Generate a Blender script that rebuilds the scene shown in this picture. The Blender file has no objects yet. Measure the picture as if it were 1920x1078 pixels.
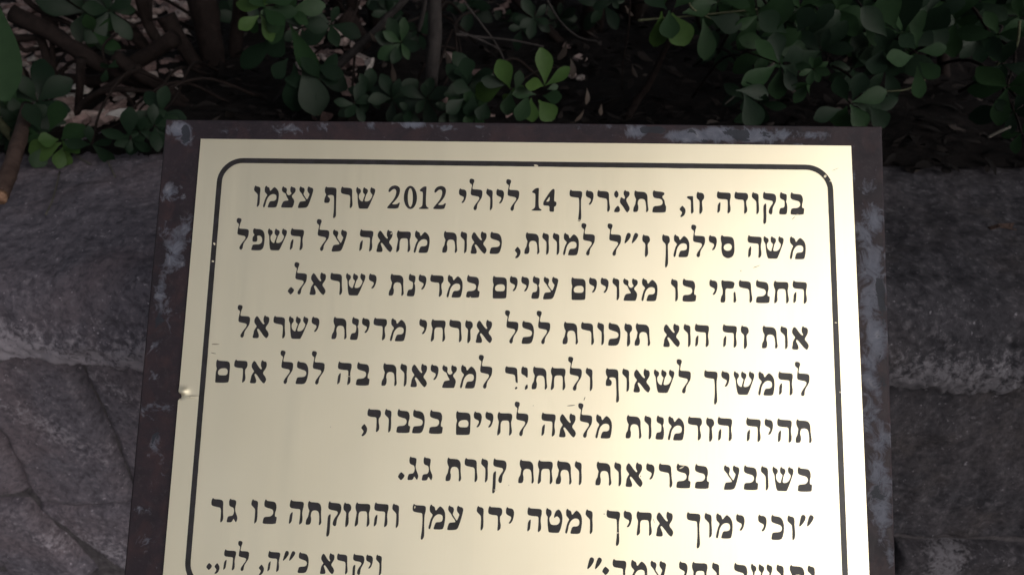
import bpy, bmesh, math, random
import numpy as np
from mathutils import Vector, Matrix, noise

C = bpy.context.scene.collection
R = math.radians
random.seed(7)

# ------------------------------------------------------------------ camera, sky, sun, exposure
LEAN = R(42)                                             # the sign leans back from the vertical
RM = np.array([[0.99904741, -0.02391442, 0.03650166],    # sign axes (right, down, in) seen from the camera
               [0.01841438, 0.98937718, 0.14420023],
               [-0.03956238, -0.14339071, 0.98887508]])
TV = np.array([-0.19465606, -0.09288702, 0.46819418])
FPX = 1403.446                                           # focal length in pixels of a 1920 wide picture
RW = np.array([[1, 0, 0],
               [0, -math.sin(LEAN), math.cos(LEAN)],
               [0, -math.cos(LEAN), -math.sin(LEAN)]])
CAM = np.array([0.0, -0.55, 0.368])
P0 = CAM - RW @ (-RM.T @ TV)                             # top left corner of the brass plate
CR = RW @ RM.T

cam_data = bpy.data.cameras.new("camera")
cam_data.sensor_width = 36.0
cam_data.lens = 36.0 * FPX / 1920.0
cam_data.clip_start = 0.01
cam_data.clip_end = 500.0
cam_data.dof.use_dof = True                              # a phone focused on the plaque
cam_data.dof.focus_distance = 0.46
cam_data.dof.aperture_fstop = 13.0
cam = bpy.data.objects.new("camera", cam_data)
C.objects.link(cam)
mw = Matrix.Identity(4)
for r in range(3):
    mw[r][0] = CR[r, 0]; mw[r][1] = -CR[r, 1]; mw[r][2] = -CR[r, 2]; mw[r][3] = CAM[r]
cam.matrix_world = mw
bpy.context.scene.camera = cam

SUN_EL, SUN_AZ = R(28), R(47)                            # azimuth measured from behind the camera towards the right
sun_dir = Vector((math.sin(SUN_AZ) * math.cos(SUN_EL), -math.cos(SUN_AZ) * math.cos(SUN_EL), math.sin(SUN_EL)))
world = bpy.data.worlds.new("World")
bpy.context.scene.world = world
world.use_nodes = True
wn = world.node_tree.nodes; wl = world.node_tree.links
sky = wn.new('ShaderNodeTexSky')
sky.sky_type = 'NISHITA'; sky.sun_disc = False
sky.sun_elevation = SUN_EL
sky.sun_rotation = math.atan2(sun_dir.x, sun_dir.y)
sky.air_density = 1.0; sky.dust_density = 6.0; sky.ozone_density = 1.0
hs = wn.new('ShaderNodeHueSaturation'); hs.inputs['Saturation'].default_value = 0.35   # overcast: nearly grey
wl.new(sky.outputs[0], hs.inputs['Color'])
wl.new(hs.outputs[0], wn['Background'].inputs['Color'])
wn['Background'].inputs['Strength'].default_value = 0.10

sun = bpy.data.lights.new("sun", 'SUN')
sun.energy = 0.50; sun.angle = R(40); sun.color = (1.0, 0.97, 0.935)
sun_ob = bpy.data.objects.new("sun", sun)
C.objects.link(sun_ob)
sun_ob.rotation_euler = (-sun_dir).to_track_quat('-Z', 'Y').to_euler()

vs = bpy.context.scene.view_settings
vs.view_transform = 'Standard'; vs.look = 'None'; vs.gamma = 1.0; vs.use_curve_mapping = False
vs.exposure = 0.30

# ------------------------------------------------------------------ helpers
def sgn(x, y, z=0.0):
    """millimetres on the sign (right, down, out of the plate) -> world"""
    return Vector(P0 + RW @ np.array([x, y, -z]) / 1000.0)

def ray(px, py):
    d = CR @ np.array([(px - 960) / FPX, (py - 539) / FPX, 1.0])
    return d / np.linalg.norm(d)

def at_y(px, py, Y):
    d = ray(px, py)
    return Vector(CAM + d * ((Y - CAM[1]) / d[1]))

def at_z(px, py, Z):
    d = ray(px, py)
    return Vector(CAM + d * ((Z - CAM[2]) / d[2]))

def px_len(n, p):
    """world length that covers n pixels at the distance of p"""
    return n * np.linalg.norm(np.array(p) - CAM) / FPX

def obj(name, me, mat=None, parent=None):
    o = bpy.data.objects.new(name, me)
    C.objects.link(o)
    if mat: me.materials.append(mat)
    if parent: o.parent = parent
    return o

def mesh(name, vs_, fs, smooth=True):
    me = bpy.data.meshes.new(name)
    me.from_pydata([tuple(v) for v in vs_], [], fs)
    me.update()
    if smooth: me.polygons.foreach_set('use_smooth', [True] * len(me.polygons))
    return me

def thing(name, label, cat, loc=(0, 0, 0), group=None):
    o = bpy.data.objects.new(name, None)
    C.objects.link(o)
    o.empty_display_size = 0.05
    o['label'] = label; o['category'] = cat
    if group: o['group'] = group
    return o

def fbm(p, s, oct_=4, seed=0.0):
    return noise.fractal(Vector((p[0] * s + seed, p[1] * s + seed * 1.7, p[2] * s - seed)), 0.9, 2.1, oct_)

# ------------------------------------------------------------------ materials
def newmat(name):
    m = bpy.data.materials.new(name); m.use_nodes = True
    nt = m.node_tree
    return m, nt, nt.nodes, nt.links, nt.nodes['Principled BSDF']

def N(nodes, kind, **kw):
    n = nodes.new(kind)
    for k, v in kw.items():
        if k in n.inputs: n.inputs[k].default_value = v
        else: setattr(n, k, v)
    return n

def noise_tex(nodes, links, vec, scale, detail=5, rough=0.6, dist=0.0):
    n = N(nodes, 'ShaderNodeTexNoise', Scale=scale, Detail=detail, Roughness=rough, Distortion=dist)
    links.new(vec, n.inputs['Vector'])
    return n.outputs['Fac']

def ramp(nodes, links, fac, stops, interp='LINEAR'):
    n = nodes.new('ShaderNodeValToRGB')
    n.color_ramp.interpolation = interp
    e = n.color_ramp.elements
    while len(e) < len(stops): e.new(0.5)
    for k, (p, c) in enumerate(stops):
        e[k].position = p
        e[k].color = (*c, 1) if isinstance(c, tuple) else (c, c, c, 1)
    links.new(fac, n.inputs['Fac'])
    return n.outputs['Color']

def mix(nodes, links, fac, a, b, blend='MIX'):
    n = nodes.new('ShaderNodeMix'); n.data_type = 'RGBA'; n.blend_type = blend
    for sock, v in ((n.inputs[0], fac), (n.inputs[6], a), (n.inputs[7], b)):
        if hasattr(v, 'links'): links.new(v, sock)
        elif isinstance(v, tuple): sock.default_value = (*v, 1)
        else: sock.default_value = v
    return n.outputs[2]

def math_n(nodes, links, op, a, b=None):
    n = nodes.new('ShaderNodeMath'); n.operation = op
    for k, v in enumerate((a, b)):
        if v is None: continue
        if hasattr(v, 'links'): links.new(v, n.inputs[k])
        else: n.inputs[k].default_value = v
    return n.outputs[0]

def bump(nodes, links, h, strength, dist=0.01):
    b = N(nodes, 'ShaderNodeBump', Strength=strength, Distance=dist)
    links.new(h, b.inputs['Height'])
    return b.outputs['Normal']

def stone_mat(name, dark, mid, light, pink, rust=None):
    m, nt, n, l, b = newmat(name)
    co = n.new('ShaderNodeTexCoord').outputs['Object']
    big = noise_tex(n, l, co, 7, 4, 0.6, 0.6)
    fine = noise_tex(n, l, co, 75, 9, 0.74)
    spk = noise_tex(n, l, co, 210, 3, 0.6)
    col = ramp(n, l, fine, [(0.33, dark), (0.46, mid), (0.56, mid), (0.72, light)])
    col = mix(n, l, ramp(n, l, big, [(0.42, 0.0), (0.62, 0.75)]), col, pink)
    if rust:
        col = mix(n, l, ramp(n, l, noise_tex(n, l, co, 11, 3, 0.55), [(0.55, 0.0), (0.72, 0.6)]), col, rust)
    patch = noise_tex(n, l, co, 18, 6, 0.7, 1.2)
    col = mix(n, l, ramp(n, l, patch, [(0.34, 0.5), (0.46, 0.0)]), col, dark)
    a = n.new('ShaderNodeAttribute'); a.attribute_name = 'chalk'
    grain = noise_tex(n, l, co, 150, 6, 0.7, 0.5)
    col = mix(n, l, ramp(n, l, grain, [(0.40, 0.55), (0.50, 0.0)]), col, dark)
    col = mix(n, l, ramp(n, l, grain, [(0.56, 0.0), (0.66, 0.45)]), col, light)
    ck = math_n(n, l, 'ADD', a.outputs['Fac'], math_n(n, l, 'MULTIPLY', math_n(n, l, 'SUBTRACT', grain, 0.5), 2.4))
    col = mix(n, l, ramp(n, l, ck, [(0.40, 0.0), (0.80, 0.85)]), col, tuple(c * 1.15 for c in light))
    col = mix(n, l, ramp(n, l, spk, [(0.665, 0.0), (0.72, 0.8)]), col, tuple(min(1, c * 1.7) for c in light))
    grime = n.new('ShaderNodeAttribute'); grime.attribute_name = 'grime'
    col = mix(n, l, grime.outputs['Fac'], col, tuple(c * 0.6 for c in dark))
    l.new(col, b.inputs['Base Color'])
    b.inputs['Roughness'].default_value = 0.9
    b.inputs['Specular IOR Level'].default_value = 0.10
    h = math_n(n, l, 'ADD', math_n(n, l, 'MULTIPLY', fine, 0.8), math_n(n, l, 'MULTIPLY', spk, 0.25))
    l.new(bump(n, l, h, 0.55, 0.004), b.inputs['Normal'])
    return m

M = {}
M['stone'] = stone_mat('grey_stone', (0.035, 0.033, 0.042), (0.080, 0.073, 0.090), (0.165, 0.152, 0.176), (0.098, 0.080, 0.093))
M['stone_shade'] = stone_mat('shaded_stone', (0.0118, 0.0118, 0.0150), (0.028, 0.0268, 0.0325), (0.082, 0.078, 0.090), (0.034, 0.0305, 0.035), (0.036, 0.030, 0.029))  # right-hand stones: shade on that side is put into this darker colour

m, nt, n, l, b = newmat('mortar'); M['mortar'] = m
co = n.new('ShaderNodeTexCoord').outputs['Object']
f = noise_tex(n, l, co, 90, 7, 0.7)
l.new(ramp(n, l, f, [(0.3, (0.026, 0.024, 0.028)), (0.7, (0.080, 0.073, 0.080))]), b.inputs['Base Color'])
b.inputs['Roughness'].default_value = 0.95; b.inputs['Specular IOR Level'].default_value = 0.06
l.new(bump(n, l, f, 0.8, 0.004), b.inputs['Normal'])

# painted steel with flaking, faded patches
m, nt, n, l, b = newmat('flaking_brown_paint'); M['panel'] = m
co = n.new('ShaderNodeTexCoord').outputs['Object']
a = n.new('ShaderNodeAttribute'); a.attribute_name = 'wear'
d = n.new('ShaderNodeAttribute'); d.attribute_name = 'bare'
n1 = noise_tex(n, l, co, 105, 9, 0.68, 1.2)
n2 = noise_tex(n, l, co, 28, 5, 0.6, 0.8)
n3 = noise_tex(n, l, co, 330, 4, 0.65)
base = ramp(n, l, n2, [(0.35, (0.0105, 0.0080, 0.0115)), (0.6, (0.0165, 0.0115, 0.0158)), (0.8, (0.030, 0.0170, 0.0205))])
base = mix(n, l, ramp(n, l, n3, [(0.55, 0.0), (0.75, 0.35)]), base, (0.045, 0.038, 0.042))
base = mix(n, l, ramp(n, l, noise_tex(n, l, co, 60, 7, 0.65, 0.7), [(0.48, 0.0), (0.66, 0.7)]), base, (0.028, 0.0155, 0.0178))
wsum = math_n(n, l, 'ADD', a.outputs['Fac'], math_n(n, l, 'MULTIPLY', math_n(n, l, 'SUBTRACT', n1, 0.5), 2.6))
wm = ramp(n, l, wsum, [(0.42, 0.0), (0.56, 0.5), (0.80, 0.9)])
wm = math_n(n, l, 'MULTIPLY', wm, ramp(n, l, a.outputs['Fac'], [(0.55, 0.62), (0.95, 1.0)]))
pale = ramp(n, l, n1, [(0.35, (0.050, 0.055, 0.078)), (0.6, (0.095, 0.102, 0.132)), (0.75, (0.19, 0.19, 0.215))])
col = mix(n, l, wm, base, pale)
dsum = math_n(n, l, 'ADD', d.outputs['Fac'], math_n(n, l, 'MULTIPLY', math_n(n, l, 'SUBTRACT', n1, 0.5), 2.2))
col = mix(n, l, ramp(n, l, dsum, [(0.48, 0.0), (0.56, 0.9)]), col, (0.012, 0.014, 0.020))
l.new(col, b.inputs['Base Color'])
l.new(ramp(n, l, n1, [(0.3, 0.55), (0.7, 0.75)]), b.inputs['Roughness']); b.inputs['Specular IOR Level'].default_value = 0.22
h = math_n(n, l, 'SUBTRACT', math_n(n, l, 'MULTIPLY', n3, 0.25), math_n(n, l, 'MULTIPLY', wm, 0.5))
l.new(bump(n, l, h, 0.35, 0.0015), b.inputs['Normal'])

# brushed brass
m, nt, n, l, b = newmat('brushed_brass'); M['brass'] = m
co = n.new('ShaderNodeTexCoord').outputs['Object']
mp = N(n, 'ShaderNodeMapping'); mp.inputs['Scale'].default_value = (900, 14, 14)
l.new(co, mp.inputs['Vector'])
br = noise_tex(n, l, mp.outputs[0], 1.0, 3, 0.6)
mp2 = N(n, 'ShaderNodeMapping'); mp2.inputs['Scale'].default_value = (70, 2.5, 2.5)
l.new(co, mp2.inputs['Vector'])
br2 = noise_tex(n, l, mp2.outputs[0], 1.0, 4, 0.6)
sm = noise_tex(n, l, co, 9, 4, 0.55)
l.new(ramp(n, l, sm, [(0.35, (0.845, 0.770, 0.590)), (0.65, (0.878, 0.805, 0.628))]), b.inputs['Base Color'])
b.inputs['Metallic'].default_value = 1.0
rg = math_n(n, l, 'ADD', math_n(n, l, 'MULTIPLY', br, 0.09), math_n(n, l, 'ADD', math_n(n, l, 'MULTIPLY', br2, 0.07), 0.42))
l.new(rg, b.inputs['Roughness'])
l.new(bump(n, l, math_n(n, l, 'ADD', br, math_n(n, l, 'MULTIPLY', br2, 1.3)), 0.055, 0.0004), b.inputs['Normal'])

m, nt, n, l, b = newmat('black_engraving_paint'); M['ink'] = m
co = n.new('ShaderNodeTexCoord').outputs['Object']
f = noise_tex(n, l, co, 160, 4, 0.6)
l.new(ramp(n, l, f, [(0.35, (0.010, 0.009, 0.008)), (0.7, (0.022, 0.019, 0.024))]), b.inputs['Base Color'])
b.inputs['Roughness'].default_value = 0.42; b.inputs['Specular IOR Level'].default_value = 0.4
l.new(bump(n, l, f, 0.15, 0.0006), b.inputs['Normal'])

m, nt, n, l, b = newmat('scuffed_brass'); M['scuff'] = m
b.inputs['Base Color'].default_value = (0.62, 0.56, 0.43, 1); b.inputs['Metallic'].default_value = 0.6
b.inputs['Roughness'].default_value = 0.6
m, nt, n, l, b = newmat('dark_scratch'); M['scratch'] = m
b.inputs['Base Color'].default_value = (0.20, 0.175, 0.13, 1); b.inputs['Roughness'].default_value = 0.6

def leaf_mat(name, c0, c1, c2, trans):
    m, nt, n, l, b = newmat(name)
    g = n.new('ShaderNodeNewGeometry')
    col = ramp(n, l, g.outputs['Random Per Island'], [(0.0, c0), (0.55, c1), (1.0, c2)])
    co = n.new('ShaderNodeTexCoord').outputs['Object']
    f = noise_tex(n, l, co, 120, 5, 0.6)
    col = mix(n, l, ramp(n, l, f, [(0.4, 0.0), (0.8, 0.3)]), col, tuple(c * 0.55 for c in c0))
    l.new(col, b.inputs['Base Color'])
    b.inputs['Roughness'].default_value = 0.48
    b.inputs['Specular IOR Level'].default_value = 0.10
    l.new(bump(n, l, f, 0.25, 0.001), b.inputs['Normal'])
    t = n.new('ShaderNodeBsdfTranslucent'); l.new(col, t.inputs['Color'])
    mx = n.new('ShaderNodeMixShader'); mx.inputs[0].default_value = trans
    l.new(b.outputs[0], mx.inputs[1]); l.new(t.outputs[0], mx.inputs[2])
    l.new(mx.outputs[0], n['Material Output'].inputs['Surface'])
    return m

M['leaf_dark'] = leaf_mat('old_leaf', (0.0034, 0.0088, 0.0054), (0.0064, 0.0144, 0.0082), (0.0110, 0.0220, 0.0118), 0.15)
M['leaf_mid'] = leaf_mat('green_leaf', (0.0080, 0.0205, 0.0092), (0.0130, 0.0300, 0.0128), (0.0210, 0.0430, 0.0180), 0.2)
M['leaf_young'] = leaf_mat('young_leaf', (0.019, 0.045, 0.012), (0.030, 0.060, 0.016), (0.058, 0.092, 0.027), 0.22)

def bark_mat(name, c0, c1):
    m, nt, n, l, b = newmat(name)
    co = n.new('ShaderNodeTexCoord').outputs['Object']
    f = noise_tex(n, l, co, 85, 7, 0.7, 0.6)
    l.new(ramp(n, l, f, [(0.3, c0), (0.7, c1)]), b.inputs['Base Color'])
    b.inputs['Roughness'].default_value = 0.85; b.inputs['Specular IOR Level'].default_value = 0.08
    l.new(bump(n, l, f, 0.8, 0.004), b.inputs['Normal'])
    return m
M['bark'] = bark_mat('dark_bark', (0.0045, 0.0032, 0.0032), (0.014, 0.0098, 0.0092))
M['bark_grey'] = bark_mat('grey_bark', (0.014, 0.0125, 0.013), (0.034, 0.030, 0.030))
M['bark_red'] = bark_mat('reddish_bark', (0.028, 0.018, 0.016), (0.062, 0.042, 0.037))
M['cut_wood'] = bark_mat('cut_wood', (0.10, 0.056, 0.038), (0.24, 0.145, 0.098))
M['twig'] = bark_mat('green_twig', (0.030, 0.034, 0.020), (0.065, 0.068, 0.042))
M['straw'] = bark_mat('dry_straw', (0.04, 0.037, 0.033), (0.10, 0.095, 0.085))

m, nt, n, l, b = newmat('dry_litter'); M['litter'] = m
g = n.new('ShaderNodeNewGeometry')
co = n.new('ShaderNodeTexCoord').outputs['Object']
f = noise_tex(n, l, co, 130, 6, 0.7)
c = ramp(n, l, g.outputs['Random Per Island'], [(0.0, (0.08, 0.053, 0.052)), (0.35, (0.165, 0.117, 0.114)), (0.7, (0.235, 0.186, 0.180)), (0.95, (0.29, 0.25, 0.24)), (1.0, (0.42, 0.40, 0.39))])
c = mix(n, l, ramp(n, l, f, [(0.35, 0.6), (0.6, 0.0)]), c, (0.02, 0.014, 0.014))
l.new(c, b.inputs['Base Color']); b.inputs['Roughness'].default_value = 0.9; b.inputs['Specular IOR Level'].default_value = 0.08
l.new(bump(n, l, f, 0.6, 0.003), b.inputs['Normal'])

m, nt, n, l, b = newmat('leaf_mould'); M['mould'] = m
g = n.new('ShaderNodeNewGeometry')
l.new(ramp(n, l, g.outputs['Random Per Island'], [(0.0, (0.0026, 0.0023, 0.0025)), (0.6, (0.0055, 0.0046, 0.0047)), (0.92, (0.012, 0.0098, 0.0095)), (1.0, (0.042, 0.035, 0.033))]), b.inputs['Base Color'])
b.inputs['Roughness'].default_value = 0.9; b.inputs['Specular IOR Level'].default_value = 0.08
M['leaf_dry'] = leaf_mat('dry_leaf', (0.020, 0.015, 0.013), (0.040, 0.031, 0.027), (0.075, 0.062, 0.054), 0.1)

m, nt, n, l, b = newmat('dark_soil'); M['soil'] = m
co = n.new('ShaderNodeTexCoord').outputs['Object']
f = noise_tex(n, l, co, 45, 8, 0.75)
l.new(ramp(n, l, f, [(0.35, (0.0035, 0.003, 0.0035)), (0.6, (0.0085, 0.0068, 0.0068)), (0.8, (0.024, 0.018, 0.0175))]), b.inputs['Base Color'])
b.inputs['Roughness'].default_value = 0.95; b.inputs['Specular IOR Level'].default_value = 0.06
l.new(bump(n, l, f, 1.0, 0.01), b.inputs['Normal'])

m, nt, n, l, b = newmat('pavement'); M['pavement'] = m
co = n.new('ShaderNodeTexCoord').outputs['Object']
f = noise_tex(n, l, co, 40, 8, 0.7)
l.new(ramp(n, l, f, [(0.3, (0.12, 0.115, 0.11)), (0.7, (0.22, 0.21, 0.20))]), b.inputs['Base Color'])
b.inputs['Roughness'].default_value = 0.9
m, nt, n, l, b = newmat('white_paper'); M['paper'] = m
b.inputs['Base Color'].default_value = (0.30, 0.285, 0.28, 1); b.inputs['Roughness'].default_value = 0.8
GLYPHS = {
 'b': (False, ["0.99,14.02 1.7,13.09 2.75,12.94 5.9,12.71 6.94,11.95 7.47,10.42 7.51,8.5 6.92,6.57 6.86,4.38 8.11,4.18 7.87,1.66 7.62,0.18 0,0.07 0.04,1.55 0.48,4.01 4.07,4.23 5.41,5.18 5.86,6.28 5.75,7.54 4.98,8.46 2.63,8.98 1.07,9.51 0.3,10.21 0.19,11.97 0.54,13.35"]),
 'n': (False, ["1.5,14.09 2.11,13.22 3.32,13.02 4.63,12.59 4.86,11.39 4.69,9.19 4.14,8.19 4.73,6.99 4.97,4.25 4.68,1.51 4.12,0.14 0.07,0.19 0,1.44 0.59,3.75 1.23,4.2 2.82,4.39 3.37,5.33 3.49,7.8 3.21,8.89 1.38,9.69 0.67,10.5 0.79,12.98"]),
 'q': (False, ["1.1,14.07 1.61,13.14 3.3,13.05 6.73,12.82 7.76,11.85 8.09,10.2 7.82,8 6.82,6.06 5.82,4.13 5.65,1.39 5.24,0.12 4.14,0.11 3.43,1.08 3.57,2.72 4.41,4.65 5.88,6.6 6.12,7.7 5.56,8.51 2.14,9.01 0.68,9.54 0.23,10.64 0.45,13.12", "1.67,6.7 2.08,6.38 2,2.98 1.99,-1.4 1.8,-4.95 0.73,-5.95 0,-5.52 0.31,-1.43 0.3,4.59 0.75,5.97"]),
 'v': (False, ["0.86,13.87 1.38,13.16 2.75,13.01 3.9,12.36 4.07,10.6 3.91,8.4 4.15,5.11 4.07,1.54 2.99,0.16 2.46,0.26 2.64,3.44 2.63,7.83 1.97,8.76 0.56,10 0,10.82 0.2,12.75"]),
 'd': (False, ["0.92,14 1.54,13.18 3.77,13.21 7.21,13.09 7.99,12.27 8.22,10.51 7.82,9.13 6.95,8.18 6.96,6.09 7.54,3.36 7.34,1.44 6.05,0.21 5.52,0.42 5.8,3.88 5.67,7.72 5.27,8.82 2.62,8.89 0.51,9.41 0,10.4 0.2,12.61"]),
 'h': (False, ["0.8,14.24 1.42,13.31 4.19,13.18 7.37,13.11 8.26,12.46 8.28,10.37 7.83,8.71 7.63,6.5 8.06,3.76 7.91,1.45 6.62,0.28 6.09,0.44 6.41,3.74 6.49,7.86 6.13,8.96 3.06,9.03 0.67,9.43 0,10.53 0.14,12.74", "1.97,7.3 2.11,6.15 1.91,3.67 1.72,1.75 0.54,0.47 0.12,0.79 0.31,3.1 0.45,5.3 1.16,6.68"]),
 'z': (False, ["0.78,13.69 1.41,12.86 3.01,12.89 4.17,12.24 4.69,10.7 4.46,9.15 3.49,8.2 3.21,7.09 3.44,4.62 3.56,1.59 2.32,-0.24 1.68,-0.19 1.55,1.56 1.74,4.59 1.88,7.35 1.47,8.33 0.41,9.09 0,10.36 0.13,12.29"]),
 'x': (False, ["0.96,13.88 1.45,12.99 3.79,12.92 7.42,12.99 8.45,12.48 8.71,10.99 8.45,9.13 8.06,8.06 8.25,5.68 8.69,3.04 8.54,1.45 7.48,0.22 6.96,0.37 7.13,2.48 7.09,6.72 6.77,8.3 6.01,8.82 3.67,8.77 2.63,8.44 2.08,7.15 2.01,4.5 2.09,1.86 1.39,0.79 0.49,0.14 0.08,0.34 0.31,2.88 0.75,6.07 0.96,8.19 0.32,9.51 0,11.1 0.25,12.7"]),
 't': (False, ["1.54,13.9 2.04,13.02 4.51,12.97 6.83,12.8 8.09,11.78 8.66,9.97 8.63,7.1 8.91,3.98 9.21,1.9 8.83,0.96 8.15,0.32 7.64,0.57 7.86,2.92 7.54,6.55 6.86,8.1 5.17,8.59 3.62,8.29 2.93,7.24 2.68,5.41 3.15,3.86 3.05,1.77 2.4,0.46 0.34,0.31 0,0.93 0.26,3.27 1.22,4.86 1.53,6.95 1.82,8.26 1.08,9.55 0.65,11.11 0.8,12.94"]),
 'y': (False, ["0.78,13.79 1.45,13 3.12,12.97 4.26,12.25 4.76,10.76 4.62,8.63 3.96,6.22 3,4.71 2.06,4.43 1.7,4.74 2.49,5.92 3.14,7.27 2.95,8.33 1.75,8.84 0.46,9.51 0,10.41 0.03,12.54"]),
 'r': (False, ["0.8,13.89 1.41,13.04 4.17,13.04 6.25,12.7 7.06,11.65 7.11,8.99 7.3,5.81 7.75,2.9 7.56,1.31 6.66,0.18 5.99,0.33 6.16,3.67 6.03,7.38 5.38,8.43 3.04,8.76 0.71,9.3 0,10.19 0.05,12.59"]),
 'k': (False, ["1.08,13.91 1.61,13.08 4.02,12.92 5.7,12.26 6.8,10.44 7.28,7.82 7.08,4.66 6.41,2.02 5.64,0.7 4.33,0.09 0.16,0.05 0,0.84 0.51,3.37 1.18,4.12 4.32,4.34 5.62,4.89 6.14,6.22 5.87,7.53 4.82,8.29 2.47,8.93 0.79,9.53 0.16,10.3 0.25,12.94"]),
 'l': (False, ["0.57,19.86 2.1,19.74 2.95,19.14 2.97,17.95 2.42,16.65 2.22,15.36 1.93,14.07 2.16,13.15 4.95,13.11 7.24,12.9 8.08,12.15 8.16,10.11 7.84,8.05 6.77,6.24 5.59,4.42 5.14,2.88 5.08,1.09 4.29,0.01 3.28,0.29 2.91,1.3 3.35,2.58 4.69,4.66 6.02,6.47 6.41,7.76 5.83,8.62 3.3,9.07 1.53,9.44 1,10.2 1.12,12.51 1.42,14.06 1.62,15.6 1.48,16.22 0.48,16.86 0,17.73 0.04,19.07"]),
 'm': (False, ["1.27,13.82 1.91,12.96 2.93,12.68 3.42,11.81 3.65,10.64 4.15,10.44 5.21,11.85 6.25,12.91 7.26,12.42 8.51,11.16 9.33,9.38 9.52,7.08 9.36,4.52 8.88,1.69 8.22,-0 3.13,-0.08 2.99,0.53 3.72,3.1 4.5,3.99 6.54,4.04 7.83,4.74 8.13,6.28 7.81,7.81 6.65,8.4 5.38,8.42 4.09,7.88 2.78,6.41 1.96,4.34 1.55,1.78 1,-0.02 0.23,0.06 0,0.97 0.68,3.8 1.34,6.12 2.3,7.83 1.56,8.69 0.56,9.69 0.34,11.23 0.48,12.93"]),
 's': (False, ["0.76,13.75 1.36,12.84 2.48,12.5 3.08,11.49 2.95,10.2 2.01,9.15 1.87,7.6 2.35,5.82 3.61,4.67 4.53,4.59 4.81,6.13 5.47,8.1 5.64,8.98 4.48,9.98 4.24,11 4.38,12.8 4.96,13.69 5.56,12.93 6.83,12.45 7.43,11.59 7.14,10.04 6.4,8.99 5.96,7.19 5.51,5.38 5.91,4.62 7.44,4.66 8.73,5.3 9.68,6.76 10.22,8.31 10.19,9.08 9.19,10.08 8.7,11.1 8.84,12.8 9.47,13.8 10.07,13.04 11.45,12.71 11.93,11.69 11.64,9.88 10.83,7.81 10.01,5.49 8.93,2.64 7.86,0.32 7.34,0.05 2.75,0.04 2.15,0.69 1.54,3.49 1.24,6.56 1.03,9.13 0.29,10.39 0,11.42 0.13,12.97"]),
 'K': (False, ["0.76,13.99 1.42,13.13 3.99,13.08 6.82,12.99 7.68,12.24 7.7,10.18 7.37,8.88 7.09,7.59 7.03,3.22 7.27,-0.86 7.32,-4.18 6.38,-5.84 5.51,-5.91 5.38,-4.74 5.84,-0.9 6.01,3.71 5.82,8.07 5.47,8.84 2.91,9.04 0.6,9.5 0,10.52 0.08,12.84"]),
 'M': (True, ["0.77,13.7 1.41,12.85 3.96,12.79 7.14,12.63 8.21,11.73 8.6,9.86 8.59,5.57 8.53,1.29 8.06,-0.06 0.94,-0.19 0.3,0.06 0.27,2.73 0.23,5.95 0.73,8.1 0.18,9.44 0,11.31 0.14,12.93", "2.95,8.25 5.6,8.57 6.92,8.11 7.47,6.89 7.33,5.01 6.44,4.3 4.06,4.25 2.2,4.38 1.5,5.44 1.64,7.05"]),
 'S': (True, ["0.88,13.96 1.49,12.99 4.39,13.04 6.75,12.64 7.67,11.19 7.99,8.22 8.02,4.43 7.45,2 6.27,0.52 4.42,-0.21 2.85,0.03 1.3,1.08 0.54,2.96 0.22,5.92 0.63,8.37 0.13,9.99 0,11.88 0.18,13.24", "2.73,8.24 4.58,8.81 5.89,8.29 6.55,7.11 6.26,5.48 5.29,4.5 3.71,4.25 2.25,4.77 1.54,5.95 1.82,7.3"]),
 'N': (False, ["0.75,13.95 1.38,13.09 3.13,13.01 4.18,12.37 4.6,10.85 4.43,8.95 3.47,8.01 3.35,5.94 3.43,0.53 3.4,-4.33 2.49,-6.23 1.7,-6.41 1.6,-4.9 2,0.5 2.19,6.46 1.88,8.09 0.72,9.16 0.04,10.23 0,12.68"]),
 'e': (False, ["1.03,13.76 1.62,12.93 3.13,12.62 3.71,11.39 3.33,9.89 2.96,8.64 3.79,7.42 4.77,5.96 5.41,5.24 5.93,6 6.56,7.75 6.83,8.75 5.84,9.81 5.26,10.94 5.35,12.78 6.07,13.69 6.76,12.97 8.42,12.66 9.05,11.54 8.71,9.54 8.05,6.8 7.25,4.05 6.34,1.31 5.42,0.3 3.91,0.01 0.39,-0.19 0,0.39 0.7,3.13 1.37,3.99 3.48,4.2 4.84,4.48 4.01,5.94 2.78,7.39 2.05,8.86 1.16,9.83 0.32,10.8 0.25,12.54"]),
 'c': (False, ["0.79,13.61 1.48,12.71 2.8,12.46 3.33,11.13 2.96,9.52 3.75,8.09 4.91,7.68 5.96,8.5 6.23,9.2 5.33,10.37 5.27,12.51 5.96,13.6 6.59,12.91 8.07,12.67 8.75,11.5 8.49,9.89 7.28,8.53 6.49,7.44 6.75,6.54 7.81,5.33 8.33,4.01 8.07,2.14 7.44,0.26 6.76,-0.02 0.45,-0.04 0.29,0.55 1.13,3.34 2.02,4.15 4.65,4.47 4.39,5.27 3.33,6.85 2.54,8.98 1.22,9.49 0.16,10.54 0,12.15"]),
 'p': (False, ["1.1,13.72 1.81,13.18 4.86,13.06 6.59,12.14 7.56,10.2 7.87,7.43 7.76,3.54 7.26,1.32 6.08,0.19 5,-0.1 0.2,-0.07 0,0.37 0.53,2.87 1.25,3.55 4.73,3.6 6.14,4.62 6.46,6.29 6.06,7.95 5.06,8.88 3.77,9.14 2.97,8.74 3.34,7.35 3.21,5.41 2.13,5.11 0.57,5.25 0.28,6.19 0.36,8.14 1.18,8.99 1.23,9.82 0.5,10.65 0.19,12.59"]),
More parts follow.
